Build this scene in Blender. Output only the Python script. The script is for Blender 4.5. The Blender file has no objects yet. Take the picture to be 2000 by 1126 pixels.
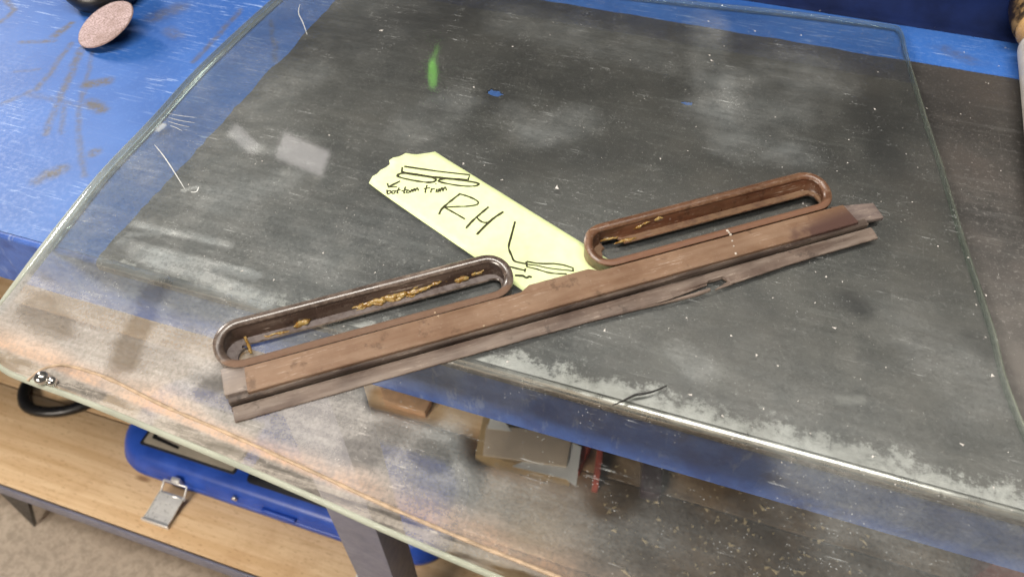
import bpy, bmesh, math, random
import numpy as np
from mathutils import Vector, Matrix, noise as mnoise
from mathutils.geometry import delaunay_2d_cdt

# ------------------------------------------------------------------ camera, world, lamps, exposure
scene = bpy.context.scene
COL = scene.collection
ZT = 0.85                      # bench top height (m)
CAM_H = 0.36                   # phone held this far above the bench top
F_PX, CX, CY = 1444.0, 1000.0, 563.0
YAW, PITCH = math.radians(18.1), math.radians(50.0)

cam_data = bpy.data.cameras.new('camera')
cam_data.sensor_width = 36.0
cam_data.lens = 36.0 * F_PX / 2000.0
cam_data.clip_start, cam_data.clip_end = 0.01, 100.0
cam_data.dof.use_dof = True
cam_data.dof.focus_distance = 0.50
cam_data.dof.aperture_fstop = 9.0
cam = bpy.data.objects.new('camera', cam_data)
cam.location = (0, 0, ZT + CAM_H)
cam.rotation_euler = (math.pi / 2 - PITCH, 0, YAW)
COL.objects.link(cam)
scene.camera = cam

world = bpy.data.worlds.new('World')
scene.world = world
world.use_nodes = True
bg = world.node_tree.nodes['Background']
bg.inputs[0].default_value = (1.0, 0.95, 0.89, 1)
bg.inputs[1].default_value = 0.12

def area_lamp(name, loc, target, sx, sy, power, colour):
    d = bpy.data.lights.new(name, 'AREA')
    d.shape = 'RECTANGLE'; d.size = sx; d.size_y = sy; d.energy = power; d.color = colour
    o = bpy.data.objects.new(name, d)
    o.location = loc
    o.rotation_euler = (Vector(target) - Vector(loc)).to_track_quat('-Z', 'Y').to_euler()
    COL.objects.link(o)
    return o
area_lamp('ceiling_tube_lamp', (0.0, 0.03, 2.65), (-0.10, 0.32, 0.85), 1.7, 0.20, 54, (1.0, 0.94, 0.86))
area_lamp('side_tube_lamp', (-3.5, 1.75, 2.65), (-0.2, 0.35, 0.85), 0.25, 1.3, 135, (1.0, 0.95, 0.88))
area_lamp('garage_lamp', (-1.1, -2.5, 1.95), (-0.25, 0.5, 0.2), 1.2, 0.5, 92, (1.0, 0.90, 0.78))
# small dim lit panels far back whose reflections show in the glass (pale patch left of the tape, green streak above it)
def far_panel(name, loc, target, sx, sy, roll, power, colour, shape='RECTANGLE'):
    o = area_lamp(name, loc, target, sx, sy, power, colour)
    o.data.shape = shape
    o.rotation_euler.rotate_axis('Z', math.radians(roll))
far_panel('far_panel_lamp', (-1.380, 1.767, 2.256), (-0.278, 0.356, 0.856), 0.175, 0.095, -36, 0.17, (1.0, 0.93, 0.90))
far_panel('far_panel_lamp', (-1.633, 1.777, 2.256), (-0.329, 0.359, 0.856), 0.11, 0.050, -62, 0.04, (1.0, 0.93, 0.90))
far_panel('far_green_lamp', (-1.121, 2.384, 2.256), (-0.226, 0.481, 0.856), 0.036, 0.115, -6, 0.030, (0.30, 1.0, 0.10), 'ELLIPSE')
far_panel('far_green_lamp', (-1.161, 2.500, 2.256), (-0.234, 0.504, 0.856), 0.016, 0.11, -26, 0.006, (0.30, 1.0, 0.10), 'ELLIPSE')

scene.view_settings.view_transform = 'Standard'
scene.view_settings.look = 'None'
scene.view_settings.exposure = -0.12
scene.view_settings.gamma = 1.0
scene.view_settings.use_curve_mapping = False
scene.cycles.use_adaptive_sampling = True
scene.cycles.adaptive_threshold = 0.035
scene.cycles.adaptive_min_samples = 24
scene.cycles.time_limit = 800
scene.cycles.max_bounces = 7
scene.cycles.diffuse_bounces = 3
scene.cycles.glossy_bounces = 3
scene.cycles.transmission_bounces = 6
scene.cycles.transparent_max_bounces = 8
scene.cycles.caustics_reflective = False
scene.cycles.caustics_refractive = False
scene.cycles.use_denoising = True

# ------------------------------------------------------------------ helpers
def at(px, py, z=ZT):
    """photo pixel -> the point of the horizontal plane at height z it shows"""
    dx, dy, dz = px - CX, py - CY, F_PX
    sp, cp = math.sin(PITCH), math.cos(PITCH)
    dn = dy * cp + dz * sp
    fo = -dy * sp + dz * cp
    c, s = math.cos(YAW), math.sin(YAW)
    t = (ZT + CAM_H - z) / dn
    return Vector(((dx * c - fo * s) * t, (dx * s + fo * c) * t, z))

def on_y(px, py, y):
    """photo pixel -> the point of the vertical plane at depth y"""
    a = at(px, py, 0.0); o = Vector((0, 0, ZT + CAM_H)); d = a - o
    return o + d * (y / d.y)

def empty(name, loc, label, cat, group=None):
    o = bpy.data.objects.new(name, None)
    o.location = loc; o.empty_display_size = 0.02
    COL.objects.link(o)
    o['label'] = label; o['category'] = cat
    if group: o['group'] = group
    return o

def tag(o, label, cat, group=None):
    o['label'] = label; o['category'] = cat
    if group: o['group'] = group
    return o

def root_loc(p):
    v = Vector((0, 0, 0))
    while p is not None:
        v = v + p.location; p = p.parent
    return v

def mesh(name, verts, faces, mat, parent=None, smooth=False, loc=None, mats=None):
    """one mesh object; verts are world coordinates"""
    off = root_loc(parent) if parent is not None else Vector((0, 0, 0))
    if parent is None:
        if loc is None:
            xs = [v[0] for v in verts]; ys = [v[1] for v in verts]; zs = [v[2] for v in verts]
            loc = Vector(((min(xs) + max(xs)) / 2, (min(ys) + max(ys)) / 2, min(zs)))
        off = Vector(loc)
    me = bpy.data.meshes.new(name)
    me.from_pydata([tuple(Vector(v) - off) for v in verts], [], faces)
    bm = bmesh.new(); bm.from_mesh(me)
    bmesh.ops.recalc_face_normals(bm, faces=bm.faces)
    bm.to_mesh(me); bm.free()
    if smooth:
        for p in me.polygons: p.use_smooth = True
    me.materials.append(mat)
    o = bpy.data.objects.new(name, me)
    if parent is not None: o.parent = parent
    else: o.location = off
    COL.objects.link(o)
    return o

def bevel(o, w, seg=2, angle=35):
    m = o.modifiers.new('bevel', 'BEVEL'); m.width = w; m.segments = seg
    m.limit_method = 'ANGLE'; m.angle_limit = math.radians(angle)
    for p in o.data.polygons: p.use_smooth = True
    return o

def prism_data(poly, z0, z1):
    n = len(poly)
    v = [(p[0], p[1], z0) for p in poly] + [(p[0], p[1], z1) for p in poly]
    f = [tuple(range(n - 1, -1, -1)), tuple(range(n, 2 * n))]
    f += [(i, (i + 1) % n, (i + 1) % n + n, i + n) for i in range(n)]
    return v, f

def prism(name, poly, z0, z1, mat, parent=None, bv=0, seg=2, smooth=False):
    v, f = prism_data(poly, z0, z1)
    o = mesh(name, v, f, mat, parent, smooth)
    if bv: bevel(o, bv, seg)
    return o

def box(name, lo, hi, mat, parent=None, bv=0, seg=2):
    return prism(name, [(lo[0], lo[1]), (hi[0], lo[1]), (hi[0], hi[1]), (lo[0], hi[1])], lo[2], hi[2], mat, parent, bv, seg)

def hexa(name, bot, top, mat, parent=None, bv=0):
    n = len(bot)
    v = list(bot) + list(top)
    f = [tuple(range(n - 1, -1, -1)), tuple(range(n, 2 * n))] + [(i, (i + 1) % n, (i + 1) % n + n, i + n) for i in range(n)]
    o = mesh(name, v, f, mat, parent)
    if bv: bevel(o, bv)
    return o

def catmull(pts, sub, closed=True):
    pts = [Vector(p) for p in pts]; n = len(pts); out = []
    rng = range(n) if closed else range(n - 1)
    for i in rng:
        if closed: p0, p1, p2, p3 = pts[i - 1], pts[i], pts[(i + 1) % n], pts[(i + 2) % n]
        else: p0, p1, p2, p3 = pts[max(i - 1, 0)], pts[i], pts[i + 1], pts[min(i + 2, n - 1)]
        for k in range(sub):
            t = k / sub
            out.append(0.5 * ((2 * p1) + (p2 - p0) * t + (2 * p0 - 5 * p1 + 4 * p2 - p3) * t * t + (3 * p1 - p0 - 3 * p2 + p3) * t ** 3))
    if not closed: out.append(pts[-1])
    return out

def tube_data(path, r, n=8, closed=False, flat=1.0):
    path = [Vector(p) for p in path]; m = len(path); v, f = [], []
    for i, p in enumerate(path):
        a = path[(i - 1) % m] if (closed or i > 0) else p
        b = path[(i + 1) % m] if (closed or i < m - 1) else p
        t = (b - a).normalized()
        up = Vector((0, 0, 1)) if abs(t.z) < 0.9 else Vector((0, 1, 0))
        s = t.cross(up).normalized(); w = s.cross(t).normalized()
        rr = r[i] if isinstance(r, (list, tuple)) else r
        for k in range(n):
            q = 2 * math.pi * k / n
            v.append(p + s * math.cos(q) * rr + w * math.sin(q) * rr * flat)
    for i in range(m if closed else m - 1):
        for k in range(n):
            f.append((i * n + k, i * n + (k + 1) % n, ((i + 1) % m) * n + (k + 1) % n, ((i + 1) % m) * n + k))
    if not closed:
        f.append(tuple(range(n - 1, -1, -1))); f.append(tuple((m - 1) * n + k for k in range(n)))
    return v, f

def tube(name, path, r, mat, parent=None, n=8, closed=False, flat=1.0):
    v, f = tube_data(path, r, n, closed, flat)
    return mesh(name, v, f, mat, parent, smooth=True)

def lathe(name, prof, origin, axis, mat, parent=None, n=32):
    """profile [(r, h)] turned about an axis through origin"""
    ax = Vector(axis).normalized(); a = ax.orthogonal().normalized(); b = ax.cross(a)
    v, f = [], []
    for (r, h) in prof:
        for k in range(n):
            q = 2 * math.pi * k / n
            v.append(Vector(origin) + ax * h + (a * math.cos(q) + b * math.sin(q)) * r)
    for i in range(len(prof) - 1):
        for k in range(n):
            f.append((i * n + k, i * n + (k + 1) % n, (i + 1) * n + (k + 1) % n, (i + 1) * n + k))
    f.append(tuple(range(n - 1, -1, -1))); f.append(tuple((len(prof) - 1) * n + k for k in range(n)))
    o = mesh(name, v, f, mat, parent, smooth=True)
    return o

# ------------------------------------------------------------------ material helpers
class NT:
    def __init__(self, name):
        self.m = bpy.data.materials.new(name); self.m.use_nodes = True
        self.t = self.m.node_tree; self.n = self.t.nodes; self.n.clear()
        self.out = self.n.new('ShaderNodeOutputMaterial')
        self.co = self.n.new('ShaderNodeTexCoord').outputs['Object']
    def link(self, a, b): self.t.links.new(a, b)
    def put(self, sock, val):
        if hasattr(val, 'is_output') or isinstance(val, bpy.types.NodeSocket): self.link(val, sock)
        else:
            if isinstance(val, (tuple, list, Vector)) and len(val) == 3 and sock.type == 'RGBA': val = (*val, 1)
            sock.default_value = val
    def math(self, op, a, b=0.0, clamp=False):
        x = self.n.new('ShaderNodeMath'); x.operation = op; x.use_clamp = clamp
        self.put(x.inputs[0], a); self.put(x.inputs[1], b); return x.outputs[0]
    def vm(self, op, a, b=(0, 0, 0), out=0):
        x = self.n.new('ShaderNodeVectorMath'); x.operation = op
        self.put(x.inputs[0], a)
        if op == 'SCALE': self.put(x.inputs[3], b)
        else: self.put(x.inputs[1], b)
        return x.outputs[out]
    def mapping(self, scale=(1, 1, 1), rot=(0, 0, 0), loc=(0, 0, 0), src=None):
        x = self.n.new('ShaderNodeMapping')
        self.link(src or self.co, x.inputs[0]); x.inputs[1].default_value = loc; x.inputs[2].default_value = rot; x.inputs[3].default_value = scale
        return x.outputs[0]
    def noise(self, scale, detail=4, rough=0.55, dist=0.0, vec=None, col=False):
        x = self.n.new('ShaderNodeTexNoise'); self.link(vec or self.co, x.inputs['Vector'])
        x.inputs['Scale'].default_value = scale; x.inputs['Detail'].default_value = detail
        x.inputs['Roughness'].default_value = rough; x.inputs['Distortion'].default_value = dist
        return x.outputs[1 if col else 0]
    def voronoi(self, scale, vec=None, feature='F1', out='Distance', rand=1.0):
        x = self.n.new('ShaderNodeTexVoronoi'); self.link(vec or self.co, x.inputs['Vector'])
        x.feature = feature; x.inputs['Scale'].default_value = scale; x.inputs['Randomness'].default_value = rand
        return x.outputs[out]
    def ramp(self, fac, a, b, lo=0.0, hi=1.0, smooth=True):
        x = self.n.new('ShaderNodeMapRange'); x.interpolation_type = 'SMOOTHSTEP' if smooth else 'LINEAR'; x.clamp = True
        self.put(x.inputs[0], fac); self.put(x.inputs[1], a); self.put(x.inputs[2], b); self.put(x.inputs[3], lo); self.put(x.inputs[4], hi)
        return x.outputs[0]
    def mix(self, fac, a, b):
        x = self.n.new('ShaderNodeMix'); x.data_type = 'RGBA'
        self.put(x.inputs[0], fac); self.put(x.inputs[6], a); self.put(x.inputs[7], b); return x.outputs[2]
    def mixs(self, fac, a, b):
        x = self.n.new('ShaderNodeMixShader'); self.put(x.inputs[0], fac); self.link(a, x.inputs[1]); self.link(b, x.inputs[2]); return x.outputs[0]
    def sep(self, vec=None):
        x = self.n.new('ShaderNodeSeparateXYZ'); self.link(vec or self.co, x.inputs[0]); return x.outputs
    def bump(self, h, strength=0.3, dist=0.001):
        x = self.n.new('ShaderNodeBump'); self.link(h, x.inputs['Height']); x.inputs['Strength'].default_value = strength; x.inputs['Distance'].default_value = dist
        return x.outputs[0]
    def principled(self, col, rough=0.5, metal=0.0, spec=0.5, normal=None, coat=0.0):
        x = self.n.new('ShaderNodeBsdfPrincipled')
        self.put(x.inputs['Base Color'], col); self.put(x.inputs['Roughness'], rough); self.put(x.inputs['Metallic'], metal)
        self.put(x.inputs['Specular IOR Level'], spec); x.inputs['Coat Weight'].default_value = coat
        if normal is not None: self.link(normal, x.inputs['Normal'])
        return x.outputs[0]
    def segment(self, vec, a, b, w, soft=0.5):
        """mask: 1 within w of the line a-b (x,y,z flattened), fading out"""
        a = Vector((a[0], a[1], 0)); b = Vector((b[0], b[1], 0)); ab = b - a
        pa = self.vm('SUBTRACT', vec, a)
        h = self.math('DIVIDE', self.vm('DOT_PRODUCT', pa, ab, out=1), max(ab.dot(ab), 1e-9), clamp=True)
        near = self.vm('SCALE', tuple(ab), h)
        d = self.vm('LENGTH', self.vm('SUBTRACT', pa, near), out=1)
        return self.ramp(d, w * (1 - soft), w, 1.0, 0.0)
    def flat(self, amount=0.0, scale=120.0, base=None):
        """object coordinates flattened to z = 0, optionally wobbled"""
        v = self.vm('MULTIPLY', self.co, (1, 1, 0))
        if amount:
            nz = self.noise(scale, 3, 0.6, col=True)
            v = self.vm('ADD', v, self.vm('MULTIPLY', self.vm('SUBTRACT', nz, (0.5, 0.5, 0.5)), (amount, amount, 0)))
        return v
    def attr(self, name):
        x = self.n.new('ShaderNodeAttribute'); x.attribute_name = name
        y = self.n.new('ShaderNodeSeparateColor'); self.link(x.outputs['Color'], y.inputs[0]); return y.outputs
    def done(self, shader):
        self.link(shader, self.out.inputs['Surface']); return self.m

def seg_mask(P, a, b, w, soft=0.5, wob=None):
    # numpy: 1 within w of the line a-b, fading out; P is (n, 2)
    a = np.array((a[0], a[1])); b = np.array((b[0], b[1])); ab = b - a
    Q = P if wob is None else P + wob
    h = np.clip(((Q - a) @ ab) / max(float(ab @ ab), 1e-9), 0, 1)
    d = np.linalg.norm(Q - a - h[:, None] * ab, axis=1)
    k = np.clip((w - d) / max(w * soft, 1e-9), 0, 1)
    return k * k * (3 - 2 * k)

def fbm(P, scale, octv=4, seed=0.0):
    # numpy column of fractal noise, about -1..1
    return np.array([mnoise.fractal((x * scale, y * scale, seed), 1.0, 2.0, octv) for (x, y) in P])

def sstep(x, a, b):
    k = np.clip((x - a) / (b - a), 0, 1); return k * k * (3 - 2 * k)

def set_attr(me, name, rgb):
    at_ = me.attributes.new(name, 'FLOAT_COLOR', 'POINT')
    n_ = len(rgb); buf = np.ones((n_, 4), dtype=np.float32); buf[:, :3] = rgb
    at_.data.foreach_set('color', buf.ravel())

def simple(name, col, rough=0.5, metal=0.0, vary=0.15, scale=60, bump=0.0, spec=0.5):
    t = NT(name)
    nz = t.noise(scale, 5, 0.6)
    c = t.mix(t.ramp(nz, 0.3, 0.7), [x * (1 - vary) for x in col], [min(1, x * (1 + vary)) for x in col])
    r = t.ramp(t.noise(scale * 2.3, 3), 0.3, 0.7, max(0.02, rough - 0.08), min(1, rough + 0.08))
    nrm = t.bump(t.noise(scale * 6, 3), bump, 0.0006) if bump else None
    return t.done(t.principled(c, r, metal, spec, nrm))

# ------------------------------------------------------------------ setting: floor
t = NT('garage_concrete')
n1 = t.noise(3, 5, 0.6); n2 = t.noise(70, 5, 0.7); n3 = t.voronoi(160)
c = t.mix(t.ramp(n1, 0.3, 0.7), (0.40, 0.33, 0.265), (0.54, 0.46, 0.375))
c = t.mix(t.ramp(n2, 0.42, 0.62, 0.0, 0.55), c, (0.25, 0.21, 0.165))
c = t.mix(t.ramp(n3, 0.0, 0.35, 0.35, 0.0), c, (0.55, 0.48, 0.40))
M_FLOOR = t.done(t.principled(c, 0.85, 0, 0.3, t.bump(n2, 0.5, 0.004)))
fl = mesh('floor', [(-3, -2, 0), (2.5, -2, 0), (2.5, 2.6, 0), (-3, 2.6, 0)], [(0, 1, 2, 3)], M_FLOOR)
fl['kind'] = 'structure'

# ------------------------------------------------------------------ workbench
YF = 0.2235                    # front face of the bench
YB = 0.722                     # back of its top
BENCH = Vector((-0.25, 0.46, 0.0))
bench = empty('workbench', BENCH, 'blue painted steel workbench with worn dark top sheet and wooden lower shelf', 'workbench')
def bl(px, py): return at(px, py, ZT) - BENCH       # bench-local point under a pixel

t = NT('blue_bench_paint')
big = t.noise(9, 3, 0.6); fine = t.noise(260, 3, 0.65)
scr1 = t.noise(1.0, 3, 0.7, vec=t.mapping((30, 420, 1), (0, 0, 0.25)))
scr3 = t.noise(1.0, 3, 0.7, vec=t.mapping((24, 500, 1), (0, 0, -0.5)))
c = t.mix(t.ramp(big, 0.3, 0.7), (0.020, 0.088, 0.325), (0.040, 0.132, 0.420))
c = t.mix(t.ramp(fine, 0.45, 0.75, 0, 0.22), c, (0.15, 0.26, 0.52))
scr = t.math('MAXIMUM', t.ramp(scr1, 0.59, 0.68, 0, 0.6), t.ramp(scr3, 0.60, 0.69, 0, 0.6))
scr = t.math('MULTIPLY', scr, t.ramp(t.noise(22, 2), 0.42, 0.62, 0.10, 1.0))
c = t.mix(scr, c, (0.36, 0.47, 0.70))
at_ = t.attr('grime_shade')
c = t.mix(t.math('MULTIPLY', at_[0], t.ramp(t.noise(140, 4, 0.75), 0.34, 0.58, 0.30, 1.0)), c, (0.085, 0.080, 0.082))
c = t.mix(at_[1], c, (0.21, 0.28, 0.42))
M_BLUE = t.done(t.principled(c, t.ramp(fine, 0.3, 0.7, 0.46, 0.60), 0, 0.22, t.bump(big, 0.10, 0.003)))
grease = [((105, 80), (40, 82), 3.2, .7), ((105, 72), (140, 45), 4, .8), ((140, 85), (72, 175), 3.0, .65), ((160, 95), (118, 190), 3.8, .7),
          ((118, 190), (88, 262), 3.2, .65), ((182, 100), (165, 185), 2.2, .5), ((160, 180), (152, 250), 2.6, .55), ((152, 250), (165, 345), 2.6, .55),
          ((170, 165), (205, 160), 6.5, .9), ((178, 200), (198, 215), 6.0, .85), ((95, 340), (118, 330), 6.5, .9), ((182, 300), (184, 296), 5, .8), ((70, 355), (80, 350), 5, .6),
          ((30, 20), (0, 45), 3, .7), ((30, 20), (10, 0), 3, .7), ((0, 205), (60, 178), 3, .5), ((60, 185), (150, 205), 4, .35),
          ((470, 20), (380, 120), 3, .6), ((530, 40), (540, 120), 2.6, .5), ((300, 35), (350, 15), 10, .5), ((125, 205), (120, 260), 2.4, .5), ((75, 135), (30, 140), 2.4, .4), ((330, 60), (345, 70), 7, .4), ((1840, 95), (1900, 120), 8, .4)]

t = NT('blue_lip_paint')
n1 = t.noise(45, 5, 0.7); n2 = t.noise(1.0, 4, 0.7, vec=t.mapping((140, 1, 40)))
c = t.mix(t.ramp(n1, 0.3, 0.7), (0.030, 0.070, 0.27), (0.060, 0.135, 0.44))
c = t.mix(t.ramp(n2, 0.55, 0.72, 0, 0.5), c, (0.30, 0.36, 0.52))
c = t.mix(t.ramp(t.noise(22, 5, 0.7), 0.54, 0.70, 0, 0.5), c, (0.055, 0.045, 0.04))
M_LIP = t.done(t.principled(c, 0.45, 0, 0.4))
M_NAVY = simple('navy_panel_tone', (0.005, 0.012, 0.055), 0.75, 0, 0.35, 25, 0, 0.15)
M_FRAME = simple('grey_blue_frame_paint', (0.17, 0.17, 0.225), 0.45, 0, 0.10, 40)
M_FRAMED = simple('dark_frame_steel', (0.035, 0.034, 0.040), 0.5, 0, 0.2, 40)
M_BLACK = simple('black_plastic', (0.010, 0.009, 0.009), 0.35, 0, 0.2, 80)

# top: a folded sheet, front edge rounded over and turned down into the lip
XL, XR = -1.70, 0.95  # left end lengthened out of view to keep the side lamp off the shelf
prof = [(YB, ZT), (YF + 0.003, ZT)]
for k in range(1, 7):
    q = math.radians(90 * k / 6); prof.append((YF + 0.003 - 0.003 * math.sin(q), ZT - 0.003 + 0.003 * math.cos(q)))
prof += [(YF, ZT - 0.0545), (YF + 0.002, ZT - 0.056), (YF + 0.022, ZT - 0.056)]
thick = 0.002
inner = [(YF + 0.022, ZT - 0.054), (YF + 0.002 + 0.001, ZT - 0.054), (YF + 0.002, ZT - 0.005), (YF + 0.004, ZT - thick), (YB, ZT - thick)]
ring = prof + inner
def extrude_x(name, ring, x0, x1, mat, parent, smooth=False):
    n = len(ring)
    v = [(x0, y, z) for (y, z) in ring] + [(x1, y, z) for (y, z) in ring]
    f = [(i, (i + 1) % n, (i + 1) % n + n, i + n) for i in range(n)] + [tuple(range(n)), tuple(range(2 * n - 1, n - 1, -1))]
    return mesh(name, v, f, mat, parent, smooth)
# the flat top and the turned-down lip are two parts of the bench
gx = sorted(set([XL, -1.3, -1.0] + [round(-0.86 + 0.0016 * i, 5) for i in range(int(0.56 / 0.0016))] + [round(-0.29 + 0.01 * i, 5) for i in range(70)] + [XR]))
gy = [YF + 0.004 + (YB - YF - 0.004) * i / 290 for i in range(291)]
vv = [(x, y, ZT) for y in gy for x in gx]; nx = len(gx)
ff = [(j * nx + i, j * nx + i + 1, (j + 1) * nx + i + 1, (j + 1) * nx + i) for j in range(len(gy) - 1) for i in range(nx - 1)]
vv += [(XL, gy[0], ZT - 0.002), (XR, gy[0], ZT - 0.002), (XR, YB, ZT - 0.002), (XL, YB, ZT - 0.002)]
b0 = len(gy) * nx; ff.append((b0, b0 + 3, b0 + 2, b0 + 1))
top = mesh('bench_top', vv, ff, M_BLUE, bench)
P2 = np.array([(v_[0], v_[1]) for v_ in vv]); reg = (P2[:, 0] > -0.87) & (P2[:, 0] < -0.28)
wob = np.zeros_like(P2); Pr = P2[reg]
wob[reg] = np.stack([fbm(Pr, 55, 3, 1.0), fbm(Pr, 55, 3, 7.0)], 1) * 0.0016
gr_ = np.zeros(len(P2))
for (a, b, w, s_) in grease:
    gr_ = np.maximum(gr_, min(1, s_ * 1.15) * seg_mask(P2, at(*a, ZT), at(*b, ZT), w * 0.0014, 0.8, wob))
haze_ = np.clip(1 - (P2[:, 1] - 0.22) / 0.22, 0, 1) * 0.18           # paler towards the front
set_attr(top.data, 'grime_shade', np.stack([gr_, haze_ * (0.6 + 0.4 * np.sin(P2[:, 0] * 40)), gr_ * 0], 1))
lipring = [(YF + 0.0038, ZT - 0.0002)] + prof[1:] + inner[:3] + [(YF + 0.0038, ZT - 0.004)]
lip = extrude_x('front_lip', lipring, XL, XR, M_LIP, bench)
# assumed back panel in even dark navy, folded up behind the top
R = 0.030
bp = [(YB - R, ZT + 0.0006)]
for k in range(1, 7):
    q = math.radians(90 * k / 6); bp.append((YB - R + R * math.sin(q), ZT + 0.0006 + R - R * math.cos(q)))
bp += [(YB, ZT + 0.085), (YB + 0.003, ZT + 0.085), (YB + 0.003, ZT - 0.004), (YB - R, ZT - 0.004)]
bpo = extrude_x('assumed_back_panel', bp, XL, XR, M_NAVY, bench, smooth=False)
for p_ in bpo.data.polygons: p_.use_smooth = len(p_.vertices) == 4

# dark sheet glued on the top, its front margin rubbed to bare metal
t = NT('dark_worn_sheet')
p = t.sep()
yl = t.math('ADD', p[1], BENCH.y - YF)           # distance from the bench front edge
big = t.noise(7, 4, 0.6); mid = t.noise(32, 4, 0.65); fine = t.noise(330, 3, 0.7)
xr = t.math('ADD', p[0], BENCH.x)
str1 = t.noise(1.0, 5, 0.65, vec=t.mapping((14, 160, 1), (0, 0, -0.25)))
c = t.mix(t.ramp(big, 0.34, 0.66), (0.028, 0.028, 0.028), (0.092, 0.092, 0.089))
c = t.mix(t.ramp(mid, 0.45, 0.72, 0, 0.6), c, (0.125, 0.118, 0.108))
c = t.mix(t.ramp(str1, 0.52, 0.72, 0, 0.5), c, (0.145, 0.148, 0.145))
brown = t.math('MULTIPLY', t.ramp(big, 0.40, 0.62), t.ramp(xr, -0.1, 0.15, 0.12, 0.45))
c = t.mix(brown, c, (0.095, 0.068, 0.056))
gritn = t.noise(900, 2, 0.8)
c = t.mix(t.ramp(gritn, 0.56, 0.72, 0, 0.55), c, (0.22, 0.215, 0.205))
c = t.mix(t.ramp(fine, 0.56, 0.70, 0, 0.55), c, (0.25, 0.24, 0.23))
hair = t.ramp(t.noise(1.0, 3, 0.7, vec=t.mapping((18, 900, 1), (0, 0, -0.6))), 0.64, 0.70, 0, 0.6)
hair = t.math('MAXIMUM', hair, t.ramp(t.noise(1.0, 3, 0.7, vec=t.mapping((700, 16, 1), (0, 0, -0.3))), 0.66, 0.72, 0, 0.5))
c = t.mix(t.math('MULTIPLY', hair, t.ramp(mid, 0.40, 0.60)), c, (0.30, 0.29, 0.28))
spk_ = t.ramp(t.voronoi(260), 0.05, 0.11, 0.8, 0.0)
c = t.mix(t.math('MULTIPLY', spk_, t.ramp(mid, 0.42, 0.55)), c, (0.50, 0.48, 0.46))
c = t.mix(t.ramp(yl, 0.10, 0.40, 0.0, 0.72), c, (0.030, 0.027, 0.024))
c = t.mix(t.math('MULTIPLY', t.math('MULTIPLY', t.ramp(yl, 0.26, 0.05), t.ramp(xr, -0.12, 0.16)), t.ramp(mid, 0.3, 0.62, 0.35, 0.8)), c, (0.150, 0.140, 0.130))     # dry, worn right front
fv = t.flat(0.010, 70)
spots = [((1660, 585), (1680, 605), 15, .85), ((620, 80), (860, 20), 75, .92), ((980, 330), (1200, 300), 30, .35), ((1700, 200), (1740, 330), 26, .55), ((1900, 660), (1930, 690), 12, .5)]  # dark stains; the broad one at the back is a dark reflection painted in
for (a, b, w, s) in spots:
    c = t.mix(t.math('MULTIPLY', t.segment(fv, bl(*a), bl(*b), w * 0.001, 0.9), s), c, (0.014, 0.013, 0.013))
pale = [((1310, 700), (1400, 730), 18, .35), ((1640, 780), (1680, 785), 5, .6)]
for (a, b, w, s) in pale:
    c = t.mix(t.math('MULTIPLY', t.segment(fv, bl(*a), bl(*b), w * 0.001, 0.95), s), c, (0.28, 0.27, 0.255))
wearw = t.math('ADD', t.ramp(t.noise(60, 5, 0.75), 0.28, 0.72, 0.010, 0.025), t.ramp(xr, -0.36, -0.10, -0.012, 0.0))
wv_ = t.math('DIVIDE', t.math('SUBTRACT', wearw, yl), 0.010)
wv_ = t.math('ADD', wv_, t.math('MULTIPLY', t.math('SUBTRACT', t.noise(230, 4, 0.8), 0.5), 3.2))
wear = t.math('MULTIPLY', t.ramp(wv_, -0.15, 0.75), t.ramp(wv_, 0.0, 1.6, 0.45, 1.0))
c = t.mix(wear, c, t.mix(t.ramp(mid, 0.35, 0.65), (0.55, 0.54, 0.52), (0.80, 0.79, 0.77)))
rough = t.ramp(wear, 0, 1, 0.50, 0.36)
M_SHEET = t.done(t.principled(c, rough, t.math('MULTIPLY', wear, 0.30), 0.4, t.bump(mid, 0.15, 0.002)))

t = NT('bare_steel_edge')
n1 = t.noise(1.0, 4, 0.7, vec=t.mapping((30, 900, 900))); n2 = t.noise(60, 5, 0.7)
c = t.mix(t.ramp(n1, 0.35, 0.65), (0.52, 0.51, 0.49), (0.78, 0.76, 0.72))
c = t.mix(t.ramp(n2, 0.60, 0.74, 0, 0.7), c, (0.12, 0.10, 0.085))
zz_ = t.sep()[2]
c = t.mix(t.math('MULTIPLY', t.ramp(zz_, ZT - 0.0012, ZT - 0.0030), t.ramp(n2, 0.25, 0.55, 0.55, 0.95)), c, (0.085, 0.070, 0.058))     # unpolished, grimy front of the fold
M_STEEL = t.done(t.principled(c, t.ramp(n2, 0.3, 0.7, 0.22, 0.45), 0.95, 0.5))

rnd = random.Random(4)
xl0, xr0 = -0.361, 0.60
edge = []
N = 60
for k in range(N + 1):                 # torn left border, front to back
    y = YF + 0.0045 + (0.632 - YF - 0.0045) * k / N
    edge.append((xl0 + 0.004 * mnoise.noise((y * 26, 0, 3)) + 0.0018 * mnoise.noise((y * 130, 5, 1)), y))
for k in range(1, N + 1):
    x = xl0 + (xr0 - xl0) * k / N
    edge.append((x, 0.632 + 0.0025 * mnoise.noise((x * 30, 9, 3)) + 0.0012 * mnoise.noise((x * 140, 7, 1))))
edge += [(xr0, YF + 0.0045)]
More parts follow.
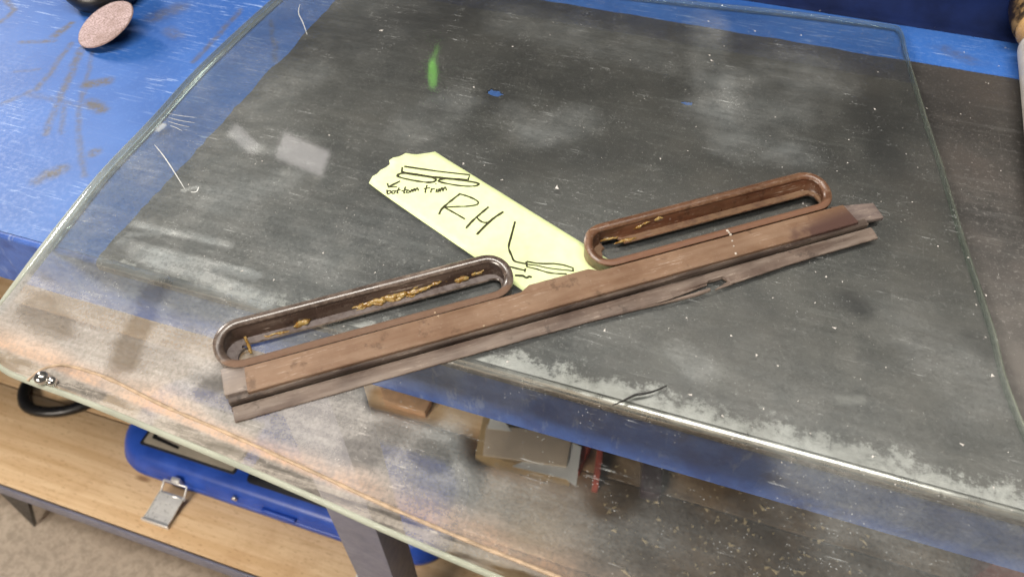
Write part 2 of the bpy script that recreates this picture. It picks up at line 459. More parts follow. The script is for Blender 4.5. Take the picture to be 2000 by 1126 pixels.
# front, left to right is closed by the straight cut
zs0, zs1 = ZT + 0.0002, ZT + 0.0011
bm = bmesh.new()
def loop_edges(bm, pts, z):
    vs = [bm.verts.new((p[0], p[1], z)) for p in pts]
    return [bm.edges.new((vs[i], vs[(i + 1) % len(vs)])) for i in range(len(vs))]
holes = []
for (px, py, rr) in [(966, 183, 0.0075), (1341, 203, 0.0045)]:   # chips that show the blue paint below
    cpt = at(px, py, ZT); h = []
    for k in range(18):
        q = 2 * math.pi * k / 18
        r = rr * (0.75 + 0.55 * mnoise.noise((math.cos(q) * 1.7 + px, math.sin(q) * 1.7, 2)))
        h.append((cpt.x + 1.5 * r * math.cos(q), cpt.y + 0.8 * r * math.sin(q)))
    holes.append(h)
es = loop_edges(bm, edge, zs1)
for h in holes: es += loop_edges(bm, h, zs1)
res = bmesh.ops.triangle_fill(bm, edges=es, use_beauty=True)
ext = bmesh.ops.extrude_face_region(bm, geom=[f for f in bm.faces])
for v in [g for g in ext['geom'] if isinstance(g, bmesh.types.BMVert)]: v.co.z = zs0
bmesh.ops.recalc_face_normals(bm, faces=bm.faces)
bmesh.ops.translate(bm, verts=bm.verts, vec=-BENCH)
me = bpy.data.meshes.new('top_sheet'); bm.to_mesh(me); bm.free(); me.materials.append(M_SHEET)
sheet = bpy.data.objects.new('top_sheet', me); sheet.parent = bench; COL.objects.link(sheet)
sheet['label'] = 'dark grimy sheet covering the bench top, rubbed bright along its front'
# bare rounded steel edge in front of the sheet
er = [(YF + 0.0044, ZT + 0.0010)]
for k in range(0, 8):
    q = math.radians(100 * k / 7); er.append((YF + 0.0034 - 0.0042 * math.sin(q), ZT - 0.0033 + 0.0043 * math.cos(q)))
er += [(YF - 0.0006, ZT - 0.0068), (YF + 0.0006, ZT - 0.0068), (YF + 0.0044, ZT - 0.0015)]
ed = extrude_x('edge_strip', er, xl0 + 0.001, xr0, M_STEEL, bench, smooth=False)
for p_ in ed.data.polygons: p_.use_smooth = len(p_.vertices) == 4

# shelf below: wooden boards in an angle frame
t = NT('pine_shelf_board')
v = t.mapping((3.0, 60, 60), (0, 0, 0.02))
gr = t.noise(1.0, 6, 0.65, 0.6, vec=v); gr2 = t.noise(1.0, 4, 0.6, vec=t.mapping((10, 220, 200)))
p = t.sep(); xx = t.math('ADD', p[0], BENCH.x); yy = t.math('ADD', p[1], BENCH.y)
c = t.mix(t.ramp(gr, 0.3, 0.7), (0.62, 0.405, 0.215), (0.78, 0.57, 0.35))
c = t.mix(t.ramp(gr2, 0.55, 0.75, 0, 0.4), c, (0.42, 0.22, 0.085))
kn = t.voronoi(7.0, vec=t.mapping((0.7, 2.2, 1)))
c = t.mix(t.ramp(kn, 0.02, 0.09, 0.75, 0.0), c, (0.20, 0.085, 0.03))
fl_ = t.noise(1.0, 3, 0.7, vec=t.mapping((90, 420, 1)))
c = t.mix(t.ramp(fl_, 0.58, 0.68, 0, 0.6), c, (0.34, 0.17, 0.07))
c = t.mix(t.ramp(t.noise(9, 5, 0.7), 0.50, 0.72, 0, 0.5), c, (0.50, 0.30, 0.15))
grime_shade = t.math('MULTIPLY', t.ramp(xx, -0.16, 0.02), t.ramp(t.noise(14, 4, 0.7), 0.25, 0.6, 0.72, 0.97))  # shade under the bench, painted into the right part of the boards
c = t.mix(grime_shade, c, (0.085, 0.052, 0.027))
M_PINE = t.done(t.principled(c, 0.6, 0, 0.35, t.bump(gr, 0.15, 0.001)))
ZS = 0.17
bounds = [0.226, 0.372, 0.520, 0.690]
for i in range(3):
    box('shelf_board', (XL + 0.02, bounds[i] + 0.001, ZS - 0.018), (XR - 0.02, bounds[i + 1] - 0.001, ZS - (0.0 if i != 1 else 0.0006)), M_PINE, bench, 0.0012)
for (y0, y1) in [(0.2215, 0.2252), (0.691, 0.695)]:
    box('shelf_rail', (XL, y0, ZS - 0.034), (XR, y1, ZS + 0.001), M_FRAMED if y0 > 0.5 else M_FRAME, bench, 0.0008)
# legs: pressed angle section
def leg(x0, x1, y0, mat, d=0.040, flip=1):
    th = 0.003
    xin = x1 - th if flip > 0 else x0 + th
    poly = [(x0, y0), (x1, y0), (x1, y0 + d), (x1 - th, y0 + d), (x1 - th, y0 + th), (x0, y0 + th)] if flip > 0 else [(x0, y0), (x1, y0), (x1, y0 + th), (x0 + th, y0 + th), (x0 + th, y0 + d), (x0, y0 + d)]
    return prism('leg', poly, 0.0, ZT - 0.0562, mat, bench, 0.0008)
leg(-0.2495, -0.2015, 0.2145, M_FRAME)
leg(0.140, 0.160, 0.560, M_FRAMED)
leg(-1.66, -1.612, 0.2145, M_FRAME)
leg(-1.66, -1.612, 0.655, M_FRAMED)
box('shelf_light_block', (XL + 0.01, 0.697, 0.12), (XR - 0.01, 0.700, ZT - 0.003), M_FRAMED, bench, 0.0005)  # unseen sheet added to stop the side lamp reaching the shelf
# dark triangular foot bracket under the shelf on the left
a, b, cc = Vector((-0.945, 0.235, ZS - 0.036)), Vector((-0.868, 0.235, ZS - 0.036)), Vector((-0.915, 0.218, 0.002))
off = Vector((0, 0.006, 0))
hexa('foot_bracket', [a, b, cc], [a + off, b + off, cc + off], M_BLACK, bench)

# ------------------------------------------------------------------ side window glass, lying on the sheet and over the bench edge
G0, G = ZT + 0.0013, ZT + 0.0062
GL = Vector((-0.10, 0.40, G0))
glass = empty('side_window', GL, 'large dusty clear car window lying flat, overhanging the bench front', 'window glass')
def gl(px, py): return at(px, py, G) - GL
def gpts(lst): return [at(px, py, G) for (px, py) in lst]
outl = []
outl += gpts([(0, 722), (53, 746), (136, 776), (208, 804), (320, 851), (450, 905), (620, 979), (747, 1036), (920, 1110)])
outl += [Vector((0.05, 0.104, G)), Vector((0.14, 0.100, G)), Vector((0.215, 0.101, G)), Vector((0.232, 0.112, G)), Vector((0.229, 0.150, G)), Vector((0.215, 0.228, G))]
outl += gpts([(1979, 758), (1947, 639), (1891, 471), (1846, 322), (1818, 238), (1790, 147), (1776, 101), (1768, 66), (1758, 51), (1735, 44)])
outl += gpts([(1640, 30), (1527, 16), (1370, 0)])
outl += [Vector((-0.12, 0.660, G)), Vector((-0.24, 0.648, G)), Vector((-0.36, 0.636, G)), Vector((-0.404, 0.629, G)), Vector((-0.414, 0.612, G))]
outl += gpts([(521, 0), (445, 68), (367, 143), (287, 231), (196, 325), (130, 405), (70, 481), (0, 576)])
outl += [Vector((-0.386, 0.156, G)), Vector((-0.372, 0.141, G))]
outl = catmull(outl, 4)
def inset(pts, d):
    n = len(pts); res = []
    for i in range(n):
        tt = (pts[(i + 1) % n] - pts[i - 1]); tt.z = 0; tt.normalize()
        res.append(pts[i] + Vector((-tt.y, tt.x, 0)) * (d[i] if isinstance(d, list) else d))      # counter-clockwise: inward is to the left
    return res
def rim_w(q):
    wl = 0.0026
    if q.x < -0.37 and q.y > 0.15: wl += 0.0058 * min(1.0, (q.y - 0.15) / 0.06) * min(1.0, (-0.37 - q.x) / 0.015)
    if q.y > 0.62 and q.x < 0.13: wl = max(wl, 0.0055)
    return wl
RW = [rim_w(q) for q in outl]
RW = [sum(RW[(i + k) % len(RW)] for k in range(-3, 4)) / 7 for i in range(len(RW))]
inn = inset(outl, RW)

t = NT('dusty_window_glass')
a_ = t.attr('dirt_glare')                            # dust cover with painted reflections, rust tide mark, channel mark
cloud2 = t.noise(46, 4, 0.65); fine = t.noise(420, 3, 0.75); drag = t.noise(1.0, 4, 0.65, vec=t.mapping((16, 150, 1), (0, 0, -0.28)))
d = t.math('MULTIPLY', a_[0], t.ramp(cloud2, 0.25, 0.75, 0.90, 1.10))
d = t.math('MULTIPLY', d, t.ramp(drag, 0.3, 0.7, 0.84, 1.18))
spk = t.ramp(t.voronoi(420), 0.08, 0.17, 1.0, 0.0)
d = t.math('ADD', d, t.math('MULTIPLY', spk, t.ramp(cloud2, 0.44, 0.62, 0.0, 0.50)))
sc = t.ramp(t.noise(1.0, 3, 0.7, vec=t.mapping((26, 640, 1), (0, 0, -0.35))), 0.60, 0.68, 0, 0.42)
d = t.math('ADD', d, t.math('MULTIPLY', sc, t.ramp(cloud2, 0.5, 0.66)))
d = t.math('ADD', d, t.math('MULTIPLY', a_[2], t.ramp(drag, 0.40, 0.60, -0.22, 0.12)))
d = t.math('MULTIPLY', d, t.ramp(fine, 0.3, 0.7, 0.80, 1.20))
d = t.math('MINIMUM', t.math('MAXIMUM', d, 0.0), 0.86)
wm = t.attr('dirt_tint')[0]
dc = t.mix(wm, t.mix(t.ramp(cloud2, 0.35, 0.65), (0.38, 0.41, 0.415), (0.47, 0.49, 0.485)), t.mix(t.ramp(cloud2, 0.35, 0.65), (0.46, 0.44, 0.42), (0.50, 0.475, 0.45)))
dc = t.mix(t.math('MULTIPLY', a_[1], t.ramp(fine, 0.3, 0.65, 0.55, 1.0)), dc, (0.57, 0.385, 0.275))
dc = t.mix(t.math('MULTIPLY', a_[2], 0.6), dc, (0.43, 0.37, 0.30))
dust = t.n.new('ShaderNodeBsdfDiffuse'); t.put(dust.inputs[0], dc)  # pale diffuse for the dust and the painted reflections
tr = t.n.new('ShaderNodeBsdfTransparent'); tr.inputs[0].default_value = (0.955, 0.975, 0.965, 1)
gls = t.n.new('ShaderNodeBsdfGlossy'); gls.inputs['Roughness'].default_value = 0.045; gls.inputs[0].default_value = (1, 1, 1, 1)
fr = t.n.new('ShaderNodeFresnel'); fr.inputs[0].default_value = 1.52
clean = t.mixs(t.math('MULTIPLY', fr.outputs[0], 1.6), tr.outputs[0], gls.outputs[0])
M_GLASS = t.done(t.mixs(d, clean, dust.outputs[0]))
t = NT('clear_glass_underside')
tr = t.n.new('ShaderNodeBsdfTransparent'); tr.inputs[0].default_value = (0.985, 0.995, 0.99, 1)
M_UNDER = t.done(tr.outputs[0])
t = NT('ground_glass_edge')
g1 = t.n.new('ShaderNodeBsdfGlass'); g1.inputs['IOR'].default_value = 1.5; g1.inputs['Roughness'].default_value = 0.06; g1.inputs[0].default_value = (0.90, 0.97, 0.93, 1)
g2 = t.n.new('ShaderNodeBsdfDiffuse'); g2.inputs[0].default_value = (0.58, 0.60, 0.50, 1)
p = t.sep(); xw_ = t.math('ADD', p[0], GL.x)
k = t.math('MULTIPLY', t.math('MULTIPLY', t.ramp(t.math('ADD', p[1], GL.y), 0.14, 0.40, 1.0, 0.20), t.ramp(xw_, -0.20, 0.10, 0.60, 0.45)), t.ramp(t.noise(18, 3, 0.6), 0.3, 0.65, 0.7, 1.0))
tr2 = t.n.new('ShaderNodeBsdfTransparent'); tr2.inputs[0].default_value = (0.85, 0.92, 0.89, 1)
M_GEDGE = t.done(t.mixs(k, t.mixs(t.ramp(xw_, -0.35, 0.0, 0.20, 0.72), g1.outputs[0], tr2.outputs[0]), g2.outputs[0]))

# pane: top face on a fine net of points that carries the dirt and painted reflections, plain underside
n = len(inn)
rnd = random.Random(2)
IP = np.array([(q.x, q.y) for q in inn])
def inside(Q, poly):
    r_ = np.zeros(len(Q), bool); x, y = Q[:, 0], Q[:, 1]
    for i in range(len(poly)):
        x1, y1 = poly[i - 1]; x2, y2 = poly[i]
        if y1 == y2: continue
        r_ ^= ((y1 > y) != (y2 > y)) & (x < (x2 - x1) * (y - y1) / (y2 - y1) + x1)
    return r_
core = np.array([(q.x, q.y) for q in inset(outl, [w_ + 0.0012 for w_ in RW])])
STEP = 0.0019
X_, Y_ = np.meshgrid(np.arange(IP[:, 0].min(), IP[:, 0].max(), STEP), np.arange(IP[:, 1].min(), IP[:, 1].max(), STEP))
Q = np.stack([X_.ravel(), Y_.ravel()], 1)
Q = Q + np.random.RandomState(1).uniform(-0.0004, 0.0004, Q.shape)
Q = Q[inside(Q, core)]
pts2 = [Vector((x, y)) for (x, y) in IP] + [Vector((x, y)) for (x, y) in Q]
cv, ce, cf, _, _, _ = delaunay_2d_cdt(pts2, [(i, (i + 1) % n) for i in range(n)], [], 1, 1e-7)
vv = [(q.x, q.y, G) for q in cv]; ff = [tuple(f) for f in cf]
nt = len(vv)
vv += [(q.x, q.y, G0) for q in inn]; ff.append(tuple(nt + i for i in range(n - 1, -1, -1)))
me = bpy.data.meshes.new('pane'); me.from_pydata([tuple(Vector(v_) - GL) for v_ in vv], [], ff)
me.materials.append(M_GLASS); me.materials.append(M_UNDER); me.polygons[len(ff) - 1].material_index = 1
pane = bpy.data.objects.new('pane', me); pane.parent = glass; COL.objects.link(pane)
P2 = np.array([(v_[0], v_[1]) for v_ in vv])
def gw(px, py): return at(px, py, G)
cl = fbm(P2, 11, 4, 2.0); cl2 = fbm(P2, 34, 3, 5.0)
wob = np.stack([fbm(P2, 60, 3, 11.0), fbm(P2, 60, 3, 17.0)], 1)
xw, yw = P2[:, 0], P2[:, 1]
w_ = yw - (0.134 - 0.078 * (xw + 0.352))                              # distance from the bottom edge
low = 1 - sstep(w_, 0.03, 0.105)                                       # the part that sat inside the door
side = 1 - 0.97 * sstep(xw, -0.19, -0.01)
d = 0.17 - 0.145 * sstep(w_, 0.05, 0.34) + 0.36 * low * side
d -= 0.10 * low * sstep(xw, -0.08, 0.06)
d += 0.07 * sstep(-xw, 0.2, 0.36) * (1 - low)
d *= np.clip(1.0 + (0.42 - 0.22 * low * side) * cl + 0.13 * cl2, 0.25, 1.7)
wipes = [((305, 560), (240, 705), 13, .55, 3.5), ((70, 600), (110, 640), 15, .45, 3), ((825, 880), (850, 900), 11, .45, 3), ((1120, 800), (1420, 905), 34, .85, 4), ((820, 745), (1010, 800), 24, .70, 4),
         ((745, 778), (840, 800), 13, .95, 1), ((960, 865), (1100, 890), 24, .95, 1), ((1160, 900), (1200, 960), 22, .8, 3), ((1250, 900), (1500, 1000), 34, .55, 4), ((700, 880), (760, 850), 15, .35, 3), ((400, 760), (425, 745), 8, .45, 2)]
for (a, b, ww, s_, wb) in wipes: d *= 1 - s_ * seg_mask(P2, gw(*a), gw(*b), ww * 0.001, 0.6, wob * 0.0012 * wb)
smears_glare = [((455, 264), (500, 290), 8, .16, 1), ((505, 288), (560, 296), 7, .10, 2),  # left piece of the pale reflection, painted into the dust
          ((262, 438), (452, 478), 4.5, .30, 1), ((235, 472), (500, 540), 6.0, .28, 1), ((270, 492), (520, 588), 9.0, .34, 1), ((250, 458), (340, 456), 3, .2, 1),  # lamp reflections and the bright bench edge, painted as pale streaks
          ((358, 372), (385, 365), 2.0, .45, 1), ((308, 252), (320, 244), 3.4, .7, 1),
          ((1050, 255), (1130, 235), 30, .12, 3), ((1430, 225), (1560, 150), 60, .11, 5), ((1380, 40), (1400, 220), 26, .10, 3), ((1900, 760), (1780, 640), 30, .06, 4), ((520, 200), (600, 140), 30, .07, 4), ((1500, 300), (1545, 290), 10, .12, 2), ((1000, 215), (1040, 250), 18, .08, 3),  # includes the milky upper right reflections, painted in
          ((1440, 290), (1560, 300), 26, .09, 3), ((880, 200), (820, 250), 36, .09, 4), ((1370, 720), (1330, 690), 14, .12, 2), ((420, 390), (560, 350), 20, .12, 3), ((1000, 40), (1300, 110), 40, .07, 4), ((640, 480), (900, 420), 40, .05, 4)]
for (a, b, ww, s_, wb) in smears_glare: d = d + s_ * seg_mask(P2, gw(*a), gw(*b), ww * 0.001, 0.75, wob * 0.0014 * wb) * np.clip(0.8 + 0.5 * cl2, 0.3, 1.2)
tide = sstep(w_, 0.0100, 0.0125) * (1 - sstep(w_, 0.013, 0.030 + 0.010 * cl)) * np.clip(0.85 + 0.5 * cl2, 0.3, 1)
chan = 1 - sstep(w_, 0.0095, 0.0115)
d = d + (0.17 + 0.10 * side) * tide - 0.02 * chan
warm = sstep(low * side + 0.25 * cl, 0.2, 0.8)
set_attr(me, 'dirt_glare', np.stack([np.clip(d, 0, 0.9), np.clip(tide, 0, 1), chan], 1))
set_attr(me, 'dirt_tint', np.stack([warm, warm * 0, warm * 0], 1))
# ground rim: rounded section running right round the pane
vv, ff = [], []
secs = [(1.0, G), (0.72, G), (0.45, G - 0.0004), (0.18, G - 0.0013), (0.0, G - 0.0025), (0.18, G0 + 0.0010), (0.45, G0 + 0.0003), (0.72, G0), (1.0, G0)]
loops = [[Vector((q.x, q.y, zz)) for q in inset(outl, [w_ * dd for w_ in RW])] for (dd, zz) in secs]
m_ = len(secs)
for i in range(n):
    for L in loops: vv.append(L[i])
for i in range(n):
    for k in range(m_):
        ff.append((i * m_ + k, ((i + 1) % n) * m_ + k, ((i + 1) % n) * m_ + (k + 1) % m_, i * m_ + (k + 1) % m_))
rim = mesh('ground_edge', vv, ff, M_GEDGE, glass, smooth=True)

M_SCRATCH = simple('white_scratch', (0.62, 0.63, 0.62), 0.5, 0, 0.1, 200)
for (pp, r_) in [([(302, 283), (320, 305), (340, 335), (361, 369)], 0.00042), ([(373, 375), (384, 374), (388, 365)], 0.0005), ([(586, 8), (583, 25), (592, 45), (600, 68)], 0.00035),
                 ([(330, 222), (352, 226), (384, 230)], 0.0002), ([(328, 229), (350, 235), (380, 240)], 0.0002), ([(328, 237), (348, 243), (370, 248)], 0.0002), ([(332, 245), (345, 250), (356, 256)], 0.0002)]:
    pth = catmull([at(x, y, G) for (x, y) in pp], 5, closed=False)
    tube('scratch', pth, [r_ * (0.4 + 0.6 * math.sin(math.pi * (i + 0.5) / len(pth))) for i in range(len(pth))], M_SCRATCH, glass, 5, flat=0.35)
# raised bead of old sealant along the top of the channel mark, curling to the edge at its end
M_BEAD = simple('old_sealant', (0.36, 0.26, 0.17), 0.6, 0, 0.25, 150, 0.2)
path = gpts([(54, 743), (72, 727), (95, 716), (125, 713), (165, 722), (220, 742), (320, 792), (450, 848), (620, 925), (750, 985), (920, 1058), (1060, 1114)]) + [Vector((0.08, 0.114, G)), Vector((0.20, 0.111, G))]
path = catmull(path, 8, closed=False)
tube('sealant_bead', [Vector((q.x, q.y, G + 0.0001)) for q in path], [0.0010 + 0.0005 * mnoise.noise((q.x * 120, q.y * 120, 0)) for q in path], M_BEAD, glass, 8, flat=0.7)
M_CHROME = simple('scuffed_steel', (0.62, 0.60, 0.57), 0.22, 1.0, 0.1, 90)
c0 = at(83, 738, G + 0.003)
lathe('steel_stud', [(0.0002, 0.0072), (0.0022, 0.0068), (0.0038, 0.0052), (0.0042, 0.0034), (0.0034, 0.0012), (0.0030, 0.0)], (c0.x, c0.y, G), (0, 0, 1), M_CHROME, glass, 20)
c1 = at(102, 744, G + 0.002)
lathe('steel_stud', [(0.0002, 0.0046), (0.0018, 0.0042), (0.0028, 0.0026), (0.0026, 0.0)], (c1.x, c1.y, G), (0, 0, 1), M_CHROME, glass, 16)

# ------------------------------------------------------------------ masking tape label with handwriting
t = NT('pale_yellow_tape')
n1 = t.noise(120, 4, 0.6); n2 = t.noise(1.0, 3, 0.6, vec=t.mapping((900, 900, 1)))
c = t.mix(t.ramp(n1, 0.3, 0.7), (0.68, 0.78, 0.40), (0.75, 0.83, 0.46))
M_TAPE = t.done(t.principled(c, 0.6, 0, 0.25, t.bump(n2, 0.12, 0.0003)))
M_INK = simple('black_marker_ink', (0.035, 0.034, 0.014), 0.45, 0, 0.2, 200)
TZ = G + 0.0007
tear = [(721, 360), (728, 348), (737, 343), (744, 336), (754, 331), (762, 325), (761, 318), (768, 313), (780, 310), (786, 307), (793, 303), (806, 304), (815, 304), (825, 302), (838, 300), (850, 297)]
tl = [at(x, y, TZ) for (x, y) in tear]
e_top = (at(1130, 470, TZ) - at(850, 297, TZ)); e_bot = (at(883, 473, TZ) - at(721, 361, TZ))
ldir = (e_top.normalized() + e_bot.normalized()).normalized()
top_end = tl[-1] + e_top.normalized() * 0.178
bot_end = tl[0] + e_bot.normalized() * 0.176
rows = 26
def tape_lift(q):
    k = max(0.0, 1 - max(0.0, (q - tl[7]).dot(ldir)) / 0.05)
    return 0.0022 * k ** 4 + 0.00022 * mnoise.noise((q.x * 38, q.y * 38, 1.3))
vt, ft = [], []
K = len(tl)
for i in range(rows + 1):
    s = i / rows
    for j in range(K):
        tj = j / (K - 1)
        end = bot_end.lerp(top_end, tj)
        q = tl[j].lerp(end, s ** 1.0)
        vt.append((q.x, q.y, TZ + tape_lift(q)))
for i in range(rows):
    for j in range(K - 1):
        ft.append((i * K + j, i * K + j + 1, (i + 1) * K + j + 1, (i + 1) * K + j))
tape = mesh('tape_label', vt, ft, M_TAPE, None, smooth=True, loc=at(900, 430, TZ))
tag(tape, 'pale yellow torn tape strip with handwritten marker notes, half under the brown trim', 'tape label')
sm = tape.modifiers.new('solid', 'SOLIDIFY'); sm.thickness = 0.0003; sm.offset = 0

def z8(x, y): return (700 + x / 6.25, 290 + y / 6.25)
def z7(x, y): return (980 + x / 9.383, 440 + y / 9.383)
strokes = []
def S(fn, pts, wpx, closed=False, smooth=True):
    p_ = [Vector((*fn(*q), 0)) for q in pts]
    if smooth and len(p_) > 2: p_ = catmull(p_, 6, closed)
    if closed: p_.append(p_[0])
    strokes.append((p_, wpx))
S(z8, [(560, 228), (960, 276), (1360, 322), (1335, 385)], 3.6, smooth=False)
S(z8, [(537, 238), (530, 297)], 2.8)
S(z8, [(530, 295), (750, 322), (950, 350), (1330, 382)], 4.2)
S(z8, [(478, 340), (500, 318), (560, 308), (700, 325), (850, 345), (930, 366), (945, 386), (910, 408), (830, 412), (700, 395), (560, 370), (495, 352)], 4.0, True)
S(z8, [(978, 395), (1005, 377), (1080, 368), (1200, 380), (1350, 400), (1450, 420), (1468, 436), (1430, 455), (1340, 460), (1200, 448), (1060, 422), (995, 405)], 4.0, True)
S(z8, [(512, 400), (440, 435), (372, 470)], 3.6); S(z8, [(355, 430), (368, 474), (472, 466)], 3.6, smooth=False)
for st in [[(338, 515), (345, 562), (372, 556), (388, 540), (372, 524), (345, 538)], [(398, 532), (402, 556), (425, 556), (438, 538), (420, 526), (400, 530)],
           [(487, 488), (462, 548), (480, 552)], [(440, 526), (505, 512)], [(565, 476), (545, 548), (562, 548)], [(515, 528), (585, 512)],
           [(582, 526), (578, 546), (604, 548), (614, 530), (596, 518), (582, 524)], [(622, 548), (638, 514), (648, 514), (652, 536), (668, 504), (680, 504), (684, 528), (702, 494), (714, 496), (722, 524)],
           [(828, 455), (805, 538), (818, 540)], [(788, 500), (866, 488)], [(884, 496), (872, 548)], [(876, 522), (896, 504), (924, 502)], [(948, 502), (938, 546)],
           [(958, 548), (974, 506), (984, 508), (986, 536), (1004, 492), (1016, 494), (1022, 526), (1040, 484), (1054, 486), (1066, 522)], [(930, 436), (942, 440)]]:
    S(z8, [(x + 10, y - 10) for (x, y) in st], 2.7)
S(z8, [(1245, 548), (1140, 630), (1050, 705), (1008, 750), (985, 802)], 4.0)
S(z8, [(1240, 555), (1310, 575), (1400, 610), (1462, 652), (1440, 686), (1330, 705), (1180, 710), (1050, 716)], 3.4)
S(z8, [(1048, 716), (1180, 790), (1300, 860)], 3.2)
S(z8, [(1590, 710), (1450, 830), (1380, 895), (1312, 972)], 4.0); S(z8, [(1770, 770), (1650, 850), (1545, 945), (1445, 1048)], 4.0); S(z8, [(1440, 828), (1470, 868), (1520, 898), (1580, 905)], 3.8)
S(z7, [(243, -70), (215, 40), (165, 230), (128, 370), (138, 450), (185, 560), (222, 640), (300, 672), (460, 705)], 3.4)
S(z7, [(455, 660), (640, 695), (800, 702), (950, 700), (1130, 725), (1305, 778), (1305, 845)], 3.2, smooth=False); S(z7, [(452, 662), (462, 760)], 3.6)
S(z7, [(460, 712), (640, 735), (880, 785), (1300, 832)], 2.4); S(z7, [(462, 757), (640, 800), (840, 860), (1010, 882), (1190, 888)], 3.0)
S(z7, [(120, 748), (195, 765), (330, 800), (420, 822)], 3.0); S(z7, [(434, 788), (422, 855)], 2.8)
S(z7, [(240, 912), (330, 918), (390, 925), (455, 958), (500, 935), (550, 950)], 4.2)
iv, if_ = [], []
IZ = TZ + 0.00030
for (p_, wpx) in strokes:
    q = [at(v_.x, v_.y, IZ) for v_ in p_]
    hw = wpx * 0.5 * 0.00040
    b0 = len(iv); m = len(q)
    for i in range(m):
        dd = (q[min(i + 1, m - 1)] - q[max(i - 1, 0)])
        dd = dd.normalized() if dd.length > 1e-9 else Vector((1, 0, 0))
        s_ = Vector((-dd.y, dd.x, 0)) * hw * ((1 + (0.5 if wpx > 2.75 else 0.15) * mnoise.noise((q[i].x * 260, q[i].y * 260, 0))))
        zz = Vector((0, 0, tape_lift(q[i]) - IZ + TZ + 0.00028))
        iv += [q[i] + s_ + zz, q[i] - s_ + zz]
    for i in range(m - 1): if_.append((b0 + 2 * i, b0 + 2 * i + 1, b0 + 2 * i + 3, b0 + 2 * i + 2))
ink = mesh('handwriting', iv, if_, M_INK, tape)
ink['label'] = 'black marker sketch of the trim, the words bottom trim and RH'

# ------------------------------------------------------------------ brown plastic trim with two racetrack loops
A0 = at(460, 825, G + 0.001)
B0 = at(1715, 466, G + 0.001)
U = (B0 - A0); U.z = 0; U.normalize(); V = Vector((-U.y, U.x, 0))
ANG = math.atan2(U.y, U.x)
TRIM = Vector((A0.x, A0.y, G + 0.0004))
trim = empty('brown_trim', TRIM, 'brown plastic trim strip with two open racetrack loops, lying across the glass', 'trim')
def T(u, v, h): return TRIM + U * (u / 1000) + V * (v / 1000) + Vector((0, 0, h / 1000))

def trim_mat(name, c_lo, c_hi, rough, dust, dustc=(0.36, 0.29, 0.235), edge=0.0):
    t = NT(name)
    rv = t.mapping((1, 1, 1), (0, 0, -ANG))
    st = t.noise(1.0, 5, 0.6, vec=t.mapping((22, 190, 190), src=rv)); bl_ = t.noise(28, 5, 0.6); fi = t.noise(380, 4, 0.7)
    c = t.mix(t.ramp(bl_, 0.3, 0.7), c_lo, c_hi)
    c = t.mix(t.math('MULTIPLY', t.ramp(st, 0.35, 0.7), dust), c, dustc)
    c = t.mix(t.ramp(fi, 0.60, 0.75, 0, 0.30), c, (0.40, 0.33, 0.28))
    geo_ = t.n.new('ShaderNodeNewGeometry')
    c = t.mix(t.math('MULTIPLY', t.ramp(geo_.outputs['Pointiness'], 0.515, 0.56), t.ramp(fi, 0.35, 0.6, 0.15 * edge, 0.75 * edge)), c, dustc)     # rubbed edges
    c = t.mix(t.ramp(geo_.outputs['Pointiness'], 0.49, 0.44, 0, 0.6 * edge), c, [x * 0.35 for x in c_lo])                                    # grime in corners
    scf = t.noise(1.0, 3, 0.7, vec=t.mapping((60, 900, 900), (0, 0, 0.12), src=rv))
    c = t.mix(t.math('MULTIPLY', t.ramp(scf, 0.58, 0.68, 0, 0.6), t.ramp(bl_, 0.42, 0.6)), c, (0.42, 0.35, 0.29))
    spot = t.ramp(t.noise(75, 4, 0.7), 0.58, 0.68, 0, 0.5)
    c = t.mix(spot, c, [x * 0.45 for x in c_lo])
    return t, c, st, fi, rv, t.ramp(bl_, 0.3, 0.7, rough - 0.07, rough + 0.09)
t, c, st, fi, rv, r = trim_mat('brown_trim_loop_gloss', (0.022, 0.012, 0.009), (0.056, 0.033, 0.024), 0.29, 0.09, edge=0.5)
def settle(t, c, rv, tan, tanv, k=0.75):
    pv = t.sep(rv)
    geo = t.n.new('ShaderNodeNewGeometry'); nz = t.sep(geo.outputs['Normal'])[2]
    lo_ = t.math('MULTIPLY', t.ramp(nz, 0.80, 0.97), t.ramp(pv[2], 0.0052, 0.0060, 1.0, 0.0))
    c = t.mix(t.math('MULTIPLY', t.math('MULTIPLY', lo_, t.ramp(t.noise(120, 4, 0.7), 0.3, 0.6, 0.25, 1.0)), k), c, tan)                       # dust lying on the ledge
    front = t.math('MULTIPLY', t.ramp(pv[1], 0.0345, 0.0375, 1.0, 0.0), t.ramp(nz, 0.2, 0.7))
    return t.mix(t.math('MULTIPLY', front, 0.8), c, tanv), t.math('MAXIMUM', lo_, front)          # handled, faded front rail
c, lo_ = settle(t, c, rv, (0.19, 0.165, 0.16), (0.155, 0.090, 0.058))
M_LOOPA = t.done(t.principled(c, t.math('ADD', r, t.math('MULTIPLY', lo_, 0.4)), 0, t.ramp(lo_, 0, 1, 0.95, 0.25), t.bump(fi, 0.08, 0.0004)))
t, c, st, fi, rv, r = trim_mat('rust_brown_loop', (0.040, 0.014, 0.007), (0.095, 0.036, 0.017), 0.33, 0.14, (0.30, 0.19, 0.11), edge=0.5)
c, lo_ = settle(t, c, rv, (0.19, 0.115, 0.060), (0.15, 0.068, 0.036), 0.6)
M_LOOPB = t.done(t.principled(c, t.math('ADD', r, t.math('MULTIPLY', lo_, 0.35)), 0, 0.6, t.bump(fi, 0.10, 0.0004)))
t, c, st, fi, rv, r = trim_mat('tan_brown_plate', (0.135, 0.076, 0.045), (0.205, 0.126, 0.079), 0.55, 0.40, (0.255, 0.178, 0.125))
pu = t.sep(rv)
